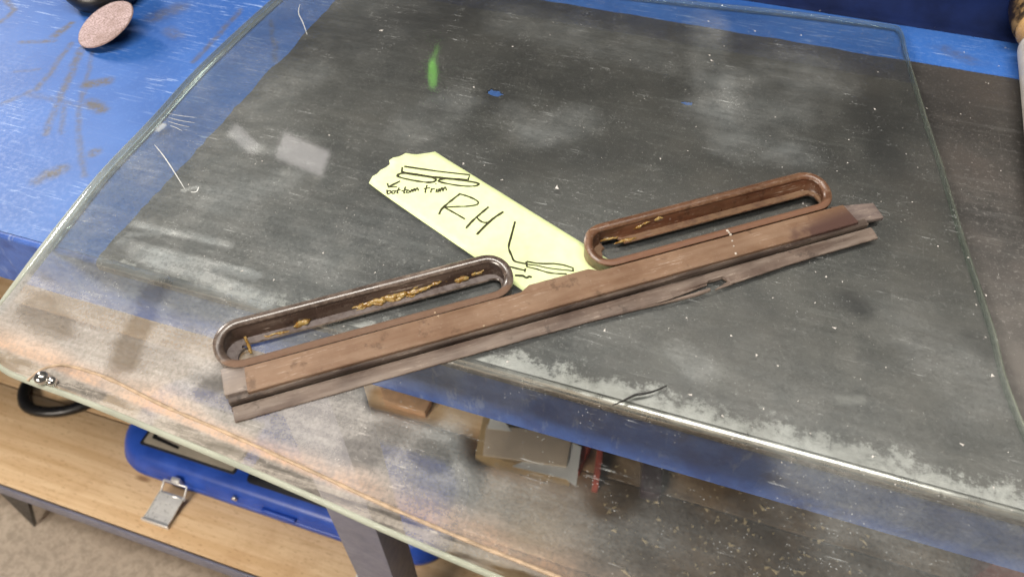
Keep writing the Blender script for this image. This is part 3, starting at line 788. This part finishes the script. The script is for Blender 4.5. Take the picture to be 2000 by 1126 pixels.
dark = t.math('MULTIPLY', t.ramp(t.math('ADD', pu[0], t.ramp(t.noise(70, 3), 0.3, 0.7, -0.012, 0.012)), 0.345, 0.372), t.ramp(t.math('ADD', pu[1], t.math('MULTIPLY', pu[0], -0.10)), -0.010, -0.022))
c = t.mix(t.math('MULTIPLY', dark, 0.9), c, (0.060, 0.030, 0.026))
M_PLATE = t.done(t.principled(c, r, 0, 0.35, t.bump(fi, 0.12, 0.0004)))
t, c, st, fi, rv, r = trim_mat('dark_rib', (0.030, 0.020, 0.017), (0.055, 0.037, 0.030), 0.45, 0.25)
M_RIB = t.done(t.principled(c, r, 0, 0.4))
t, c, st, fi, rv, r = trim_mat('weathered_flange', (0.070, 0.046, 0.036), (0.155, 0.113, 0.090), 0.60, 0.60, (0.25, 0.205, 0.172))
M_FLANGE = t.done(t.principled(c, r, 0, 0.35, t.bump(st, 0.25, 0.001)))
t, c, st, fi, rv, r = trim_mat('grey_brown_tab', (0.13, 0.105, 0.092), (0.20, 0.165, 0.145), 0.5, 0.3)
M_TAB = t.done(t.principled(c, r, 0, 0.4))
t, c, st, fi, rv, r = trim_mat('dark_tab', (0.085, 0.062, 0.058), (0.16, 0.125, 0.115), 0.42, 0.3)
M_TABR = t.done(t.principled(c, r, 0, 0.45))

def strip(name, us, secs_fn, mat, parent=trim, smooth=False):
    """sweep a closed section (list of (v, h) for each u) along the trim"""
    vv, ff = [], []; m = None
    for u in us:
        s_ = secs_fn(u); m = len(s_)
        vv += [T(u, v_, h_) for (v_, h_) in s_]
    for i in range(len(us) - 1):
        for k in range(m): ff.append((i * m + k, i * m + (k + 1) % m, (i + 1) * m + (k + 1) % m, (i + 1) * m + k))
    ff.append(tuple(range(m))); ff.append(tuple((len(us) - 1) * m + k for k in range(m - 1, -1, -1)))
    return mesh(name, vv, ff, mat, parent, smooth)
def lin(a, b, n): return [a + (b - a) * i / n for i in range(n + 1)]
bend = lambda u: -3.2 * math.exp(-((u - 285) / 62) ** 2) * (1 if u < 289 else 0.5)     # flange bellies out near the break
# plate
wv = lambda u: 0.35 * mnoise.noise((u * 0.012, 0, 0))
plate = strip('plate', lin(10, 404, 60), lambda u: [(11.6 + wv(u), 5.6), (11.4 + wv(u), 8.6), (11.9 + wv(u), 9.0), (27.6, 9.1), (28.5, 9.0), (28.8, 8.3), (28.8, 5.6)] if u < 175 or u > 224 else [(11.6 + wv(u), 5.6), (11.4 + wv(u), 8.6), (11.9 + wv(u), 9.0), (31.6, 9.1), (32.3, 9.0), (32.6, 8.3), (32.6, 5.6)], M_PLATE)
# rib below the plate, groove wall behind the flange
strip('rib', lin(-1, 412, 60), lambda u: [(9.8 + wv(u), 2.6), (9.6 + wv(u), 5.6), (10.2 + wv(u), 6.4), (11.0 + wv(u), 6.5), (14.5, 6.4), (14.5, 2.6)], M_RIB)
strip('groove', lin(-1, 412, 30), lambda u: [(7.6, 0.4), (7.6, 1.4), (15.0, 1.6), (15.0, 0.4)], M_RIB)
# lower flange in two lengths, torn between u = 283 and 300
def fl_sec(u, front):
    b_ = bend(u)
    f0 = front(u) + b_
    return [(f0, 0.3), (f0 - 0.1, 1.5), (f0 + 0.7, 2.0), (4.2 + b_ * 0.7, 3.0 + 0.25 * mnoise.noise((u * 0.03, 3, 1))), (7.2 + b_ * 0.5, 3.4), (8.6 + b_ * 0.3, 3.3), (8.9 + b_ * 0.3, 2.6), (8.4 + b_ * 0.3, 1.0), (5.0 + b_ * 0.6, 0.5)]
def front_edge(u):
    j = 0.25 * mnoise.noise((u * 0.05, 1, 1)) + 0.30 * mnoise.noise((u * 0.31, 4, 1))
    if u < 238: return j
    if u < 286: return j + 4.6 * ((u - 238) / 48) ** 1.2
    if u < 300: return 4.7 + 0.8 * mnoise.noise((u * 0.45, 1, 1))
    if u < 303: return 4.5 - 5.8 * (u - 300) / 3
    return j - 1.3 * max(0.0, 1 - (u - 303) / 45)
strip('lower_flange', lin(0, 236, 60) + lin(238, 306, 45) + lin(309, 414, 36), lambda u: fl_sec(u, front_edge), M_FLANGE)
# splinters of flange left hanging at the break
def sliver(u):
    lo_ = bend(u) + 0.2 * mnoise.noise((u * 0.05, 1, 1)) - 0.02 * (u - 238)
    hi_ = front_edge(min(u, 285)) * 0.62 + bend(u) - 0.25 - 0.022 * (u - 238)
    if u > 279: lo_ += (u - 279) * 0.12; hi_ += 0.5 * mnoise.noise((u * 0.7, 9, 0))
    return [(lo_, 0.3), (lo_ - 0.05, 1.3), (lo_ + 0.4, 1.9), (max(lo_ + 0.6, hi_), 2.2), (max(lo_ + 0.6, hi_), 0.5)]
strip('torn_sliver', lin(238, 288, 32), sliver, M_FLANGE)
strip('torn_sliver', lin(291, 304, 12), lambda u: [(-3.6 + (u - 291) * 0.06, 0.3), (-3.6 + (u - 291) * 0.06, 1.0), (-3.3 + (u - 291) * 0.28, 1.5), (-3.3 + (u - 291) * 0.30, 0.4)], M_FLANGE)
# end tabs: thin tongues showing from under the plate
hexa('end_tab', [T(-2.5, 14.8, 3.0), T(12, 14.0, 3.0), T(12, 33, 3.0), T(-3, 33, 3.0)], [T(-2.5, 14.8, 7.4), T(12, 14.0, 7.6), T(12, 33, 7.6), T(-3, 33, 7.4)], M_TAB, trim, 0.0004)['label'] = 'grey brown end tab'
hexa('end_tab', [T(398, 14.6, 1.0), T(428.5, 13.6, 0.5), T(430.5, 28.0, 0.5), T(398, 32.2, 1.0)], [T(398, 14.6, 6.0), T(428.5, 13.6, 3.2), T(430.5, 28.0, 3.2), T(398, 32.2, 6.0)], M_TABR, trim, 0.0005)['label'] = 'dark scuffed end tab'

def loop(name, u0, u1, v0, v1, mat, ledge_gap=None, ends=(18, 8), warp=0.0, back_reach=13.2):
    """racetrack ring: rolled lip on top, wall leaning in, ledge at its foot"""
    r = (v1 - v0) / 2; vc = (v0 + v1) / 2
    path = []
    nS, nA = 44, 26
    for i in range(nS): path.append((u0 + r + (u1 - u0 - 2 * r) * i / nS, v0, 0, -1))           # front side, left to right
    for i in range(nA):
        q = -math.pi / 2 + math.pi * i / nA; path.append((u1 - r + r * math.cos(q), vc + r * math.sin(q), math.cos(q), math.sin(q)))
    for i in range(nS): path.append((u1 - r - (u1 - u0 - 2 * r) * i / nS, v1, 0, 1))            # back side
    for i in range(nA):
        q = math.pi / 2 + math.pi * i / nA; path.append((u0 + r + r * math.cos(q), vc + r * math.sin(q), math.cos(q), math.sin(q)))
    vv, ff = [], []; m = None
    for (u, v, nu, nv) in path:
        back = max(0.0, min(1.0, (nv + 1) / 2)); back = back * back * (3 - 2 * back)
        top = 9.6 + 5.2 * back + 0.12 * mnoise.noise((u * 0.05, v * 0.05, 0))
        # how far the ledge reaches in: none in front, wide at the back and at the left end
        endw = ends[0] if nu < 0 else ends[1]
        full = back_reach
        reach = 5.6 + (full - 5.6) * max(0, nv) ** 0.7 if abs(nu) < 0.02 else (max(0, nv) ** 1.2 * full + (1 - max(0, nv) ** 1.2) * (endw if nv > -0.3 else 5.6 + (endw - 5.6) * max(0, (nv + 1) / 0.7)))
        if ledge_gap and nv > 0.2 and ledge_gap[0] < u < ledge_gap[1]: reach = 7.2 + 0.7 * mnoise.noise((u * 0.5, 0, 0))
        wl = min(reach - 0.6, 5.9 + 2.6 * max(0, nv))
        hl = 4.3
        s_ = [(0.9, 0.5), (0.5, top - 3.2), (0.1, top - 2.4), (0.25, top - 1.1), (1.3, top - 0.25), (2.7, top), (4.1, top - 0.3), (5.3, top - 1.2), (5.8, top - 2.3), (5.5, top - 3.2),
              (wl - 0.5, hl + 1.0), (wl, hl + 0.1), (reach - 0.4, hl), (reach, hl - 0.5), (reach - 0.1, hl - 1.5), (max(wl - 1.5, 3.0), hl - 1.7), (2.6, 0.5)]
        m = len(s_)
        for (d_, h_) in s_: vv.append(T(u - nu * d_, v - nv * d_ + (warp * math.sin(u * 0.03)), h_))
    n_ = len(path)
    for i in range(n_):
        for k in range(m): ff.append((i * m + k, ((i + 1) % n_) * m + k, ((i + 1) % n_) * m + (k + 1) % m, i * m + (k + 1) % m))
    o = mesh(name, vv, ff, mat, trim, smooth=True)
    o.data.set_sharp_from_angle(angle=math.radians(38))
    return o
loop('loop_frame', -5.2, 174.5, 29.3, 61.2, M_LOOPA)['label'] = 'dark glossy brown loop with amber glue inside'
loop('loop_frame', 224.0, 404.5, 29.9, 62.4, M_LOOPB, ledge_gap=(236, 252), ends=(12, 9))['label'] = 'rust brown loop with a broken inner ledge'

# dried amber glue clinging inside the loops
t = NT('amber_glue')
n1 = t.noise(300, 4, 0.6)
c = t.mix(t.ramp(n1, 0.35, 0.65), (0.30, 0.155, 0.03), (0.56, 0.40, 0.16))
b = t.n.new('ShaderNodeBsdfPrincipled'); t.put(b.inputs['Base Color'], c); b.inputs['Roughness'].default_value = 0.16; b.inputs['Transmission Weight'].default_value = 0.35
b.inputs['Subsurface Weight'].default_value = 0.15; b.inputs['Subsurface Radius'].default_value = (0.002, 0.001, 0.0004); t.link(t.bump(n1, 0.5, 0.0006), b.inputs['Normal'])
M_GLUE = t.done(b.outputs[0])
def glue(us, v_of, h_of, r_of, seed, n=10):
    path = [T(u, v_of(u), h_of(u)) for u in us]
    vv, ff = tube_data(path, [max(0.15, r_of(u)) / 1000 for u in us], n)
    out = []
    for q in vv:
        k = mnoise.noise_vector(q * 330 + Vector((seed, 0, 0))) * 0.0012 + mnoise.noise_vector(q * 1100 + Vector((seed, 3, 0))) * 0.0007
        out.append(q + Vector((k.x, k.y, k.z * 0.7)))
    return mesh('glue_lump', out, ff, M_GLUE, trim, smooth=True)
import functools
taper = lambda a, b, r: (lambda u: r * max(0.12, math.sin(math.pi * min(1, max(0, (u - a) / (b - a)))) ** 0.5))
glue(lin(74, 124, 40), lambda u: 53.4 + 0.5 * math.sin(u), lambda u: 5.4, taper(74, 124, 2.1), 1)
glue(lin(78, 116, 34), lambda u: 51.8 + 0.9 * math.sin(u * 0.6), lambda u: 4.9, taper(78, 116, 0.9), 21)
glue(lin(96, 136, 34), lambda u: 54.3, lambda u: 6.6 + 0.6 * math.sin(u * 0.4), taper(96, 136, 0.5), 22)
glue(lin(108, 132, 20), lambda u: 51.2 + (u - 108) * 0.12, lambda u: 5.4 + (u - 108) * 0.10, taper(108, 132, 1.0), 2)
glue(lin(139, 149, 12), lambda u: 53.2, lambda u: 5.6, taper(139, 149, 1.9), 3)
glue(lin(150, 160, 12), lambda u: 54.2, lambda u: 6.4, taper(150, 160, 1.2), 4)
glue(lin(40, 50, 12), lambda u: 51.0 + (u - 40) * 0.2, lambda u: 5.4, taper(40, 50, 1.9), 5)
glue(lin(22, 37, 14), lambda u: 49.4, lambda u: 4.7, taper(22, 37, 0.8), 6)
vv = [(12.0, 55.0), (12.6, 50.0), (13.6, 45.0), (14.0, 40.0)]
pth = catmull([T(a_, b_, 4.9) for (a_, b_) in vv], 6, closed=False)
d1, d2 = tube_data(pth, 0.0009, 8)
mesh('glue_lump', [q + mnoise.noise_vector(q * 700) * 0.0006 for q in d1], d2, M_GLUE, trim, smooth=True)
glue(lin(262, 274, 12), lambda u: 55.0 + (u - 262) * 0.1, lambda u: 8.3 + (u - 262) * 0.15, taper(262, 274, 0.9), 7)
glue(lin(277, 283, 8), lambda u: 56.2, lambda u: 11.0, taper(277, 283, 0.9), 8)
glue(lin(238, 252, 12), lambda u: 55.0, lambda u: 5.0, taper(238, 252, 0.7), 9)
glue(lin(246, 262, 12), lambda u: 50.5, lambda u: 4.6, taper(246, 262, 0.8), 10)
M_WHITE = simple('white_residue', (0.42, 0.38, 0.33), 0.6, 0, 0.15, 150)
def crumb(name, pos, size, mat, parent, seed):
    bm = bmesh.new(); bmesh.ops.create_icosphere(bm, subdivisions=2, radius=1)
    vv = [pos + Vector((v.co.x, v.co.y, v.co.z * 0.6)) * size * (1 + 0.5 * mnoise.noise(v.co * 1.7 + Vector((seed, 0, 0)))) for v in bm.verts]
    ff = [tuple(v.index for v in f.verts) for f in bm.faces]; bm.free()
    return mesh(name, vv, ff, mat, parent, smooth=False)
for i, (px, py, s_) in enumerate([(1421, 451, 1.2), (1427, 458, .9), (1424, 454, .7), (1437, 495, .9), (1430, 470, .6), (1433, 480, .5), (850, 610, 0.7), (856, 617, 0.6), (945, 636, .7)]):
    q = at(px, py, G + 0.0096); crumb('residue_crumb', q, s_ * 0.001, M_WHITE if i < 6 else M_BEAD, trim, i)

# ------------------------------------------------------------------ abrasive disc and rubber pad on the bench, top left
t = NT('mauve_abrasive')
n1 = t.noise(1.0, 5, 0.75, vec=t.mapping((420, 1400, 900))); n2 = t.noise(40, 3)
c = t.mix(t.ramp(n1, 0.36, 0.60), (0.17, 0.115, 0.11), (0.56, 0.43, 0.43))
c = t.mix(t.ramp(n2, 0.4, 0.7, 0, 0.5), c, (0.20, 0.13, 0.10))
M_ABR = t.done(t.principled(c, 0.8, 0, 0.3, t.bump(n1, 0.8, 0.0012)))
M_ABRE = simple('abrasive_backing', (0.30, 0.20, 0.17), 0.8, 0, 0.2, 300)
dn = Vector((-0.22, -0.26, 0.94)).normalized()
dc = at(206, 47, ZT + 0.013)
disc = empty('abrasive_disc', (dc.x, dc.y, ZT), 'round mauve brown abrasive disc tilted on its hub on the blue bench', 'abrasive disc')
def disc_part(name, prof, mat, n=48):
    return lathe(name, prof, dc, dn, mat, disc, n)
disc_part('fibre_backing', [(0.0274, -0.0007), (0.0279, -0.0005), (0.0279, -0.0001), (0.0274, 0.0001)], M_ABRE)
disc_part('abrasive_face', [(0.0275, 0.0002), (0.0273, 0.0005), (0.0262, 0.0007), (0.001, 0.0006)], M_ABR)
disc_part('hub', [(0.0085, -0.0100), (0.0095, -0.0090), (0.0095, -0.0020), (0.0120, -0.0016)], M_BLACK, 24)
pc = at(196, -34, ZT + 0.018)
pad = empty('backing_pad', (pc.x, pc.y, ZT), 'black rubber round pad behind the abrasive disc, cut off by the top of the picture', 'backing pad')
lathe('rubber_body', [(0.020, 0.0), (0.030, 0.004), (0.034, 0.012), (0.034, 0.018), (0.030, 0.022), (0.012, 0.024)], (pc.x, pc.y, ZT + 0.0002), (0, 0, 1), M_BLACK, pad, 40)
lathe('spindle', [(0.004, 0.0), (0.004, 0.022), (0.003, 0.024)], (pc.x, pc.y, ZT + 0.024), (0, 0, 1), M_CHROME, pad, 20)

# ------------------------------------------------------------------ tool at the right edge: pale tube handle, dark rounded head
M_PALE = simple('pale_grey_plastic', (0.46, 0.43, 0.39), 0.45, 0, 0.12, 50)
M_HORN = simple('tan_brown_varnish', (0.46, 0.28, 0.11), 0.3, 0, 0.25, 60)
t = NT('dark_mottled_head'); n1 = t.noise(60, 4, 0.6)
M_HEAD = t.done(t.principled(t.mix(t.ramp(n1, 0.45, 0.6), (0.03, 0.020, 0.012), (0.30, 0.19, 0.08)), 0.3, 0, 0.5))
hr = 0.0155
p0 = Vector((0.2475, 0.664, ZT + hr + 0.001)); p1 = Vector((0.2350, 0.44, ZT + hr + 0.001)); ax = (p1 - p0).normalized()
tool = empty('tube_tool', (p0.x, p0.y, ZT), 'tool with pale grey tube handle and dark brown rounded head by the right edge', 'hand tool')
lathe('handle', [(0.0125, 0.0), (0.0148, 0.002), (hr, 0.006), (hr, 0.20), (0.0148, 0.212), (0.011, 0.218)], p0, ax, M_PALE, tool, 32)
h0 = p0 - ax * 0.0015
lathe('head', [(0.010, 0.0), (0.0165, 0.006), (0.0215, 0.018), (0.0235, 0.034), (0.0235, 0.060), (0.020, 0.074), (0.008, 0.078)], Vector((h0.x, h0.y, ZT + 0.0252)), -ax, M_HEAD, tool, 32)
lathe('ferrule', [(0.0125, -0.0005), (0.0190, 0.006), (0.0200, 0.0085), (0.0195, 0.010)], Vector((h0.x, h0.y, ZT + 0.0252)), -ax, M_HORN, tool, 32)

# ------------------------------------------------------------------ small loose things on the bench and the glass
q = catmull([at(x, y, G + 0.0006) for (x, y) in [(1196, 791), (1215, 783), (1240, 771), (1252, 769), (1275, 764), (1302, 753)]], 4, closed=False)
d1, d2 = tube_data(q, [0.0003 + 0.0005 * math.sin(math.pi * i / (len(q) - 1)) for i in range(len(q))], 6)
tag(mesh('bristle', d1, d2, M_BLACK, None, smooth=True), 'thin dark bristle lying across the bright bench edge', 'bristle')

def grit(name, spots, zf, mat, label, seed):
    rnd = random.Random(seed); vv, ff = [], []
    for (x, y, s_) in spots:
        b0 = len(vv); z_ = zf
        yaw = rnd.random() * 6.28; st_ = 1 + rnd.random() * 1.2
        for (a_, b_, c_) in [(1, 0, .2), (-.4, .8, .15), (-.6, -.7, .2), (.1, .1, .9)]:
            a_ *= st_ * (0.7 + 0.6 * rnd.random()); b_ *= 0.7 + 0.6 * rnd.random()
            vv.append((x + s_ * (a_ * math.cos(yaw) - b_ * math.sin(yaw)), y + s_ * (a_ * math.sin(yaw) + b_ * math.cos(yaw)), z_ + s_ * c_ * 0.7 - s_ * 0.1))
        ff += [(b0, b0 + 1, b0 + 3), (b0 + 1, b0 + 2, b0 + 3), (b0 + 2, b0, b0 + 3), (b0, b0 + 2, b0 + 1)]
    o = mesh(name, vv, ff, mat)
    tag(o, label, 'grit'); o['kind'] = 'stuff'
    return o
rnd = random.Random(11)
sp = []
while len(sp) < 620:
    px, py = rnd.uniform(330, 1980), rnd.uniform(20, 1000)
    q = at(px, py, G)
    if q.y < YF - 0.01 or q.x < -0.37: continue
    sz = 0.00016 + 0.00075 * rnd.random() ** 5
    sp.append((q.x, q.y, sz))
on_glass = [s_ for s_ in sp if s_[0] < 0.15 + (0.65 - s_[1]) * 0.15]
off_glass = [s_ for s_ in sp if s_ not in on_glass]
M_GRIT = simple('pale_grit', (0.58, 0.55, 0.52), 0.6, 0, 0.2, 500)
for (px, py, s_) in [(1088, 366, .0016), (745, 60, .0013), (905, 320, .0009), (1938, 733, .0013), (1290, 310, .0009), (1428, 655, .0009), (1630, 640, .0011)]:
    q = at(px, py, G); on_glass.append((q.x, q.y, s_))
grit('glass_grit', on_glass, G + 0.0001, M_GRIT, 'pale grit specks scattered over the window glass', 3)
grit('bench_grit', off_glass, zs1 + 0.0001, M_GRIT, 'pale grit specks on the bare dark sheet right of the glass', 5)

# ------------------------------------------------------------------ blue tool case on the shelf
t = NT('blue_case_plastic')
n1 = t.noise(30, 4); n2 = t.noise(700, 3)
c = t.mix(t.ramp(n1, 0.3, 0.7), (0.012, 0.058, 0.35), (0.026, 0.090, 0.47))
M_CASE = t.done(t.principled(c, 0.36, 0, 0.5, t.bump(n2, 0.10, 0.0005)))
M_CASED = simple('dark_recess_plastic', (0.012, 0.012, 0.016), 0.5, 0, 0.2, 60)
M_PAPER = simple('beige_case_label', (0.42, 0.37, 0.29), 0.5, 0, 0.1, 40)
M_ZINC = simple('zinc_plated_latch', (0.74, 0.735, 0.72), 0.34, 0.45, 0.06, 90)
CZ = ZS + 0.0005; CH = 0.046
case = empty('tool_case', (-0.47, 0.45, ZS), 'blue plastic tool case with an open metal latch on the wooden shelf', 'tool case')
cx0, cx1, cy0, cy1 = -0.742, -0.205, 0.3045, 0.465
def rrect(x0, x1, y0, y1, rs, n=8):
    pts = []
    for (cx, cy, r, q0) in [(x1 - rs[0], y0 + rs[0], rs[0], -90), (x1 - rs[1], y1 - rs[1], rs[1], 0), (x0 + rs[2], y1 - rs[2], rs[2], 90), (x0 + rs[3], y0 + rs[3], rs[3], 180)]:
        for k in range(n + 1):
            q = math.radians(q0 + 90 * k / n); pts.append((cx + r * math.cos(q), cy + r * math.sin(q)))
    return pts
def shell(name, levels, mat, parent):
    """stack of outlines [(poly, z)] closed at both ends"""
    n = len(levels[0][0]); vv, ff = [], []
    for (poly, z_) in levels: vv += [(q[0], q[1], z_) for q in poly]
    for i in range(len(levels) - 1):
        for k in range(n): ff.append((i * n + k, i * n + (k + 1) % n, (i + 1) * n + (k + 1) % n, (i + 1) * n + k))
    ff.append(tuple(range(n - 1, -1, -1))); ff.append(tuple((len(levels) - 1) * n + k for k in range(n)))
    return mesh(name, vv, ff, mat, parent, smooth=True)
lv = []
for (ins, z_) in [(0.008, 0.0), (0.003, 0.0015), (0.0005, 0.004), (0.0, 0.010), (0.0, 0.0195), (0.0006, 0.0205), (0.0022, 0.0208), (0.0022, 0.0218), (0.0010, 0.0222), (0.0015, 0.0235), (0.0045, 0.036), (0.0080, 0.0450), (0.0120, 0.0505), (0.0180, 0.0545), (0.0250, 0.056)]:
    lv.append((rrect(cx0 + ins, cx1 - ins, cy0 + ins, cy1 - ins, [max(0.004, r - ins * 0.6) for r in (0.05, 0.05, 0.05, 0.058)], 9), CZ + z_ * CH / 0.056))
body = shell('case_body', lv, M_CASE, case)
ztop = CZ + CH
lx0, lx1 = -0.694, -0.532
fr_ = prism('label_frame', rrect(lx0, lx1, 0.3325, 0.42, [0.004] * 4, 4), ztop - 0.001, ztop + 0.0012, M_CASED, case, 0.0005)
prism('label_panel', rrect(lx0 + 0.005, lx1 - 0.004, 0.3365, 0.416, [0.003] * 4, 4), ztop + 0.0006, ztop + 0.0020, M_PAPER, fr_)
prism('printed_bar', [(lx0 + 0.014, 0.346), (lx0 + 0.062, 0.342), (lx0 + 0.062, 0.346), (lx0 + 0.020, 0.351), (lx0 + 0.016, 0.360), (lx0 + 0.012, 0.359)], ztop + 0.0021, ztop + 0.0024, M_BLACK, fr_)
prism('handle_recess', rrect(-0.512, -0.36, 0.3285, 0.38, [0.008] * 4, 4), ztop - 0.002, ztop + 0.0008, M_CASED, case, 0.0006)
# moulded ridge and screw hole on the sloping front
rp = [on_y(x, y, 0.3068) for (x, y) in [(497, 966), (565, 990)]]
tube('moulded_ridge', catmull([Vector((rp[0].x, 0.3055, CZ + 0.026)), Vector((rp[0].x + 0.03, 0.3055, CZ + 0.026)), Vector((rp[1].x, 0.3055, CZ + 0.026))], 5, closed=False), 0.0035, M_CASE, case, 10)
hp = on_y(443, 955, 0.3045)
lathe('screw', [(0.0042, -0.004), (0.0042, 0.0012), (0.0030, 0.0014), (0.0028, 0.0004)], (hp.x, 0.3055, min(max(hp.z, CZ + 0.01), CZ + 0.03)), (0, -1, 0), M_CHROME, case, 16)
# latch, sprung open and lying forward
LX = -0.613
keeper = box('latch_keeper', (LX - 0.008, 0.3000, CZ + 0.022), (LX + 0.006, 0.3062, CZ + 0.038), M_ZINC, case, 0.001)
def P(u, w_, h): return Vector((LX - 0.004 + u * 0.001 - (0.300 - w_) * 0.10, w_, CZ + h * 0.001))
bail = [P(-19, 0.3005, 27), P(-18, 0.3008, 28), P(0, 0.3000, 29), P(19, 0.3008, 28), P(20, 0.3005, 27), P(20, 0.292, 19), P(20, 0.2865, 14), P(19, 0.2862, 13), P(0, 0.2862, 13), P(-18, 0.2862, 13), P(-19, 0.2865, 14), P(-19, 0.292, 19)]
tube('wire_bail', bail, 0.0014, M_ZINC, case, 8, closed=True)
secs = []
hs = [(0.2895, 12.0), (0.284, 13.0), (0.276, 11.5), (0.267, 8.6), (0.258, 6.0), (0.250, 4.8), (0.2455, 5.2)]
vv, ff = [], []
for (w_, h) in hs:
    for (u, dh) in [(-20, 3.2), (-19.6, 0.4), (-18.5, 0), (0, 0.3), (19.5, 0), (20.6, 0.4), (21, 3.2), (20.0, 3.2), (19.3, 1.4), (0, 1.6), (-18.3, 1.4), (-19, 3.2)]:
        vv.append(P(u, w_, h + dh))
m = 12
for i in range(len(hs) - 1):
    for k in range(m): ff.append((i * m + k, i * m + (k + 1) % m, (i + 1) * m + (k + 1) % m, (i + 1) * m + k))
ff.append(tuple(range(m))); ff.append(tuple((len(hs) - 1) * m + k for k in range(m)))
lat = mesh('latch_plate', vv, ff, M_ZINC, case, smooth=False)
hexa('curled_end', [P(-22, 0.2465, 1.2), P(23, 0.2465, 1.2), P(23, 0.2435, 1.2), P(-22, 0.2435, 1.2)], [P(-22, 0.2465, 8.8), P(23, 0.2465, 8.8), P(23, 0.2445, 9.0), P(-22, 0.2445, 9.0)], M_ZINC, lat, 0.0006)
tube('hinge_pin', [P(-21, 0.2865, 13.4), P(22, 0.2865, 13.4)], 0.0021, M_ZINC, lat, 10)

# ------------------------------------------------------------------ other things on the shelf
hz = ZS + 0.0086
hp = catmull([at(x, y, hz) for (x, y) in [(46, 772), (52, 792), (76, 802), (112, 803), (150, 795), (178, 782), (168, 764), (140, 752), (104, 740), (70, 738), (52, 752)]], 6)
tag(tube('plastic_handle', hp, 0.0092, M_BLACK, None, 10, closed=True, flat=0.9), 'black D shaped plastic handle lying on the wooden shelf near the left side', 'handle')
M_CARD = simple('tan_cardboard', (0.64, 0.52, 0.40), 0.8, 0, 0.06, 30)
M_CARDO = simple('orange_brown_wood', (0.66, 0.39, 0.22), 0.6, 0, 0.15, 40)
M_WPAP = simple('white_paper', (0.80, 0.79, 0.76), 0.8, 0, 0.04, 30)
M_RED = simple('dull_red_plastic', (0.42, 0.085, 0.055), 0.4, 0, 0.2, 40)
M_PURP = simple('dark_plum_plastic', (0.045, 0.022, 0.030), 0.35, 0, 0.25, 60)
M_OCHRE = simple('ochre_card', (0.42, 0.29, 0.14), 0.8, 0, 0.1, 40)
def slab(name, px, z0, th, mat, label, cat, bv=0.0006, shift=None):
    bot = [at(x, y, z0) for (x, y) in px]
    top_ = [Vector((q.x, q.y, z0 + th)) for q in bot]
    o = hexa(name, bot, top_, mat, None, bv)
    return tag(o, label, cat)
slab('cardboard_piece', [(943, 890), (1106, 912), (1118, 850), (950, 830)], ZS + 0.034, 0.004, M_CARD, 'tan rectangular cardboard piece under the bench edge, beside the red strips', 'cardboard')
slab('cardboard_box', [(930, 905), (1112, 950), (1128, 862), (948, 820)], ZS + 0.0005, 0.032, M_OCHRE, 'low ochre cardboard box under the tan cardboard piece', 'box')
slab('white_paper', [(1000, 910), (1105, 935), (1125, 950), (1135, 872), (1112, 862)], ZS + 0.0355 - 0.0025, 0.0006, M_WPAP, 'white paper scrap between the tan cardboard and the red strips', 'paper', 0)
slab('white_paper', [(952, 836), (1000, 842), (985, 822), (958, 815)], ZS + 0.0385, 0.0005, M_WPAP, 'small white paper corner behind the tan cardboard piece', 'paper', 0)
slab('wood_offcut', [(752, 792), (832, 816), (846, 787), (742, 757)], ZS + 0.0005, 0.018, M_CARDO, 'orange brown wood offcut seen through the glass below the trim', 'wood offcut', 0.001)
slab('red_strip', [(1122, 925), (1130, 930), (1156, 872), (1142, 866)], ZS + 0.0005, 0.022, M_RED, 'dull red plastic strip next to the white paper, the nearer to the cardboard', 'plastic strip')
slab('red_strip', [(1155, 960), (1166, 962), (1178, 878), (1166, 872)], ZS + 0.0005, 0.030, M_RED, 'dull red plastic strip right of its twin, standing taller', 'plastic strip')
slab('plum_block', [(1248, 972), (1286, 980), (1292, 918), (1252, 905)], ZS + 0.0005, 0.024, M_PURP, 'dark plum plastic block on the shaded shelf under the bench', 'block', 0.002)
M_REDD = simple('dark_red_plastic', (0.16, 0.028, 0.022), 0.45, 0, 0.2, 40)
slab('red_box', [(1885, 1140), (2060, 1180), (2080, 1080), (1905, 1040)], ZS + 0.0005, 0.09, M_REDD, 'red plastic box under the bench in the lower right corner', 'box', 0.003)
slab('paper_scrap', [(690, 1140), (716, 1140), (711, 1112), (703, 1103)], ZS + 0.0008, 0.0015, M_WPAP, 'small white scrap on the shelf against the front bench leg', 'paper', 0)
rnd = random.Random(23); sp = []
while len(sp) < 260:
    px, py = rnd.uniform(1180, 1700), rnd.uniform(900, 1126)
    q = at(px, py, ZS)
    if q.y < 0.3 or q.y > 0.66: continue
    sp.append((q.x, q.y, 0.0010 + 0.0036 * rnd.random() ** 3))
M_CRUMB = simple('ochre_crumbs', (0.58, 0.45, 0.25), 0.8, 0, 0.35, 90)
o = grit('shelf_crumbs', sp, ZS + 0.0004, M_CRUMB, 'ochre crumbs and shavings on the dark part of the wooden shelf', 8)
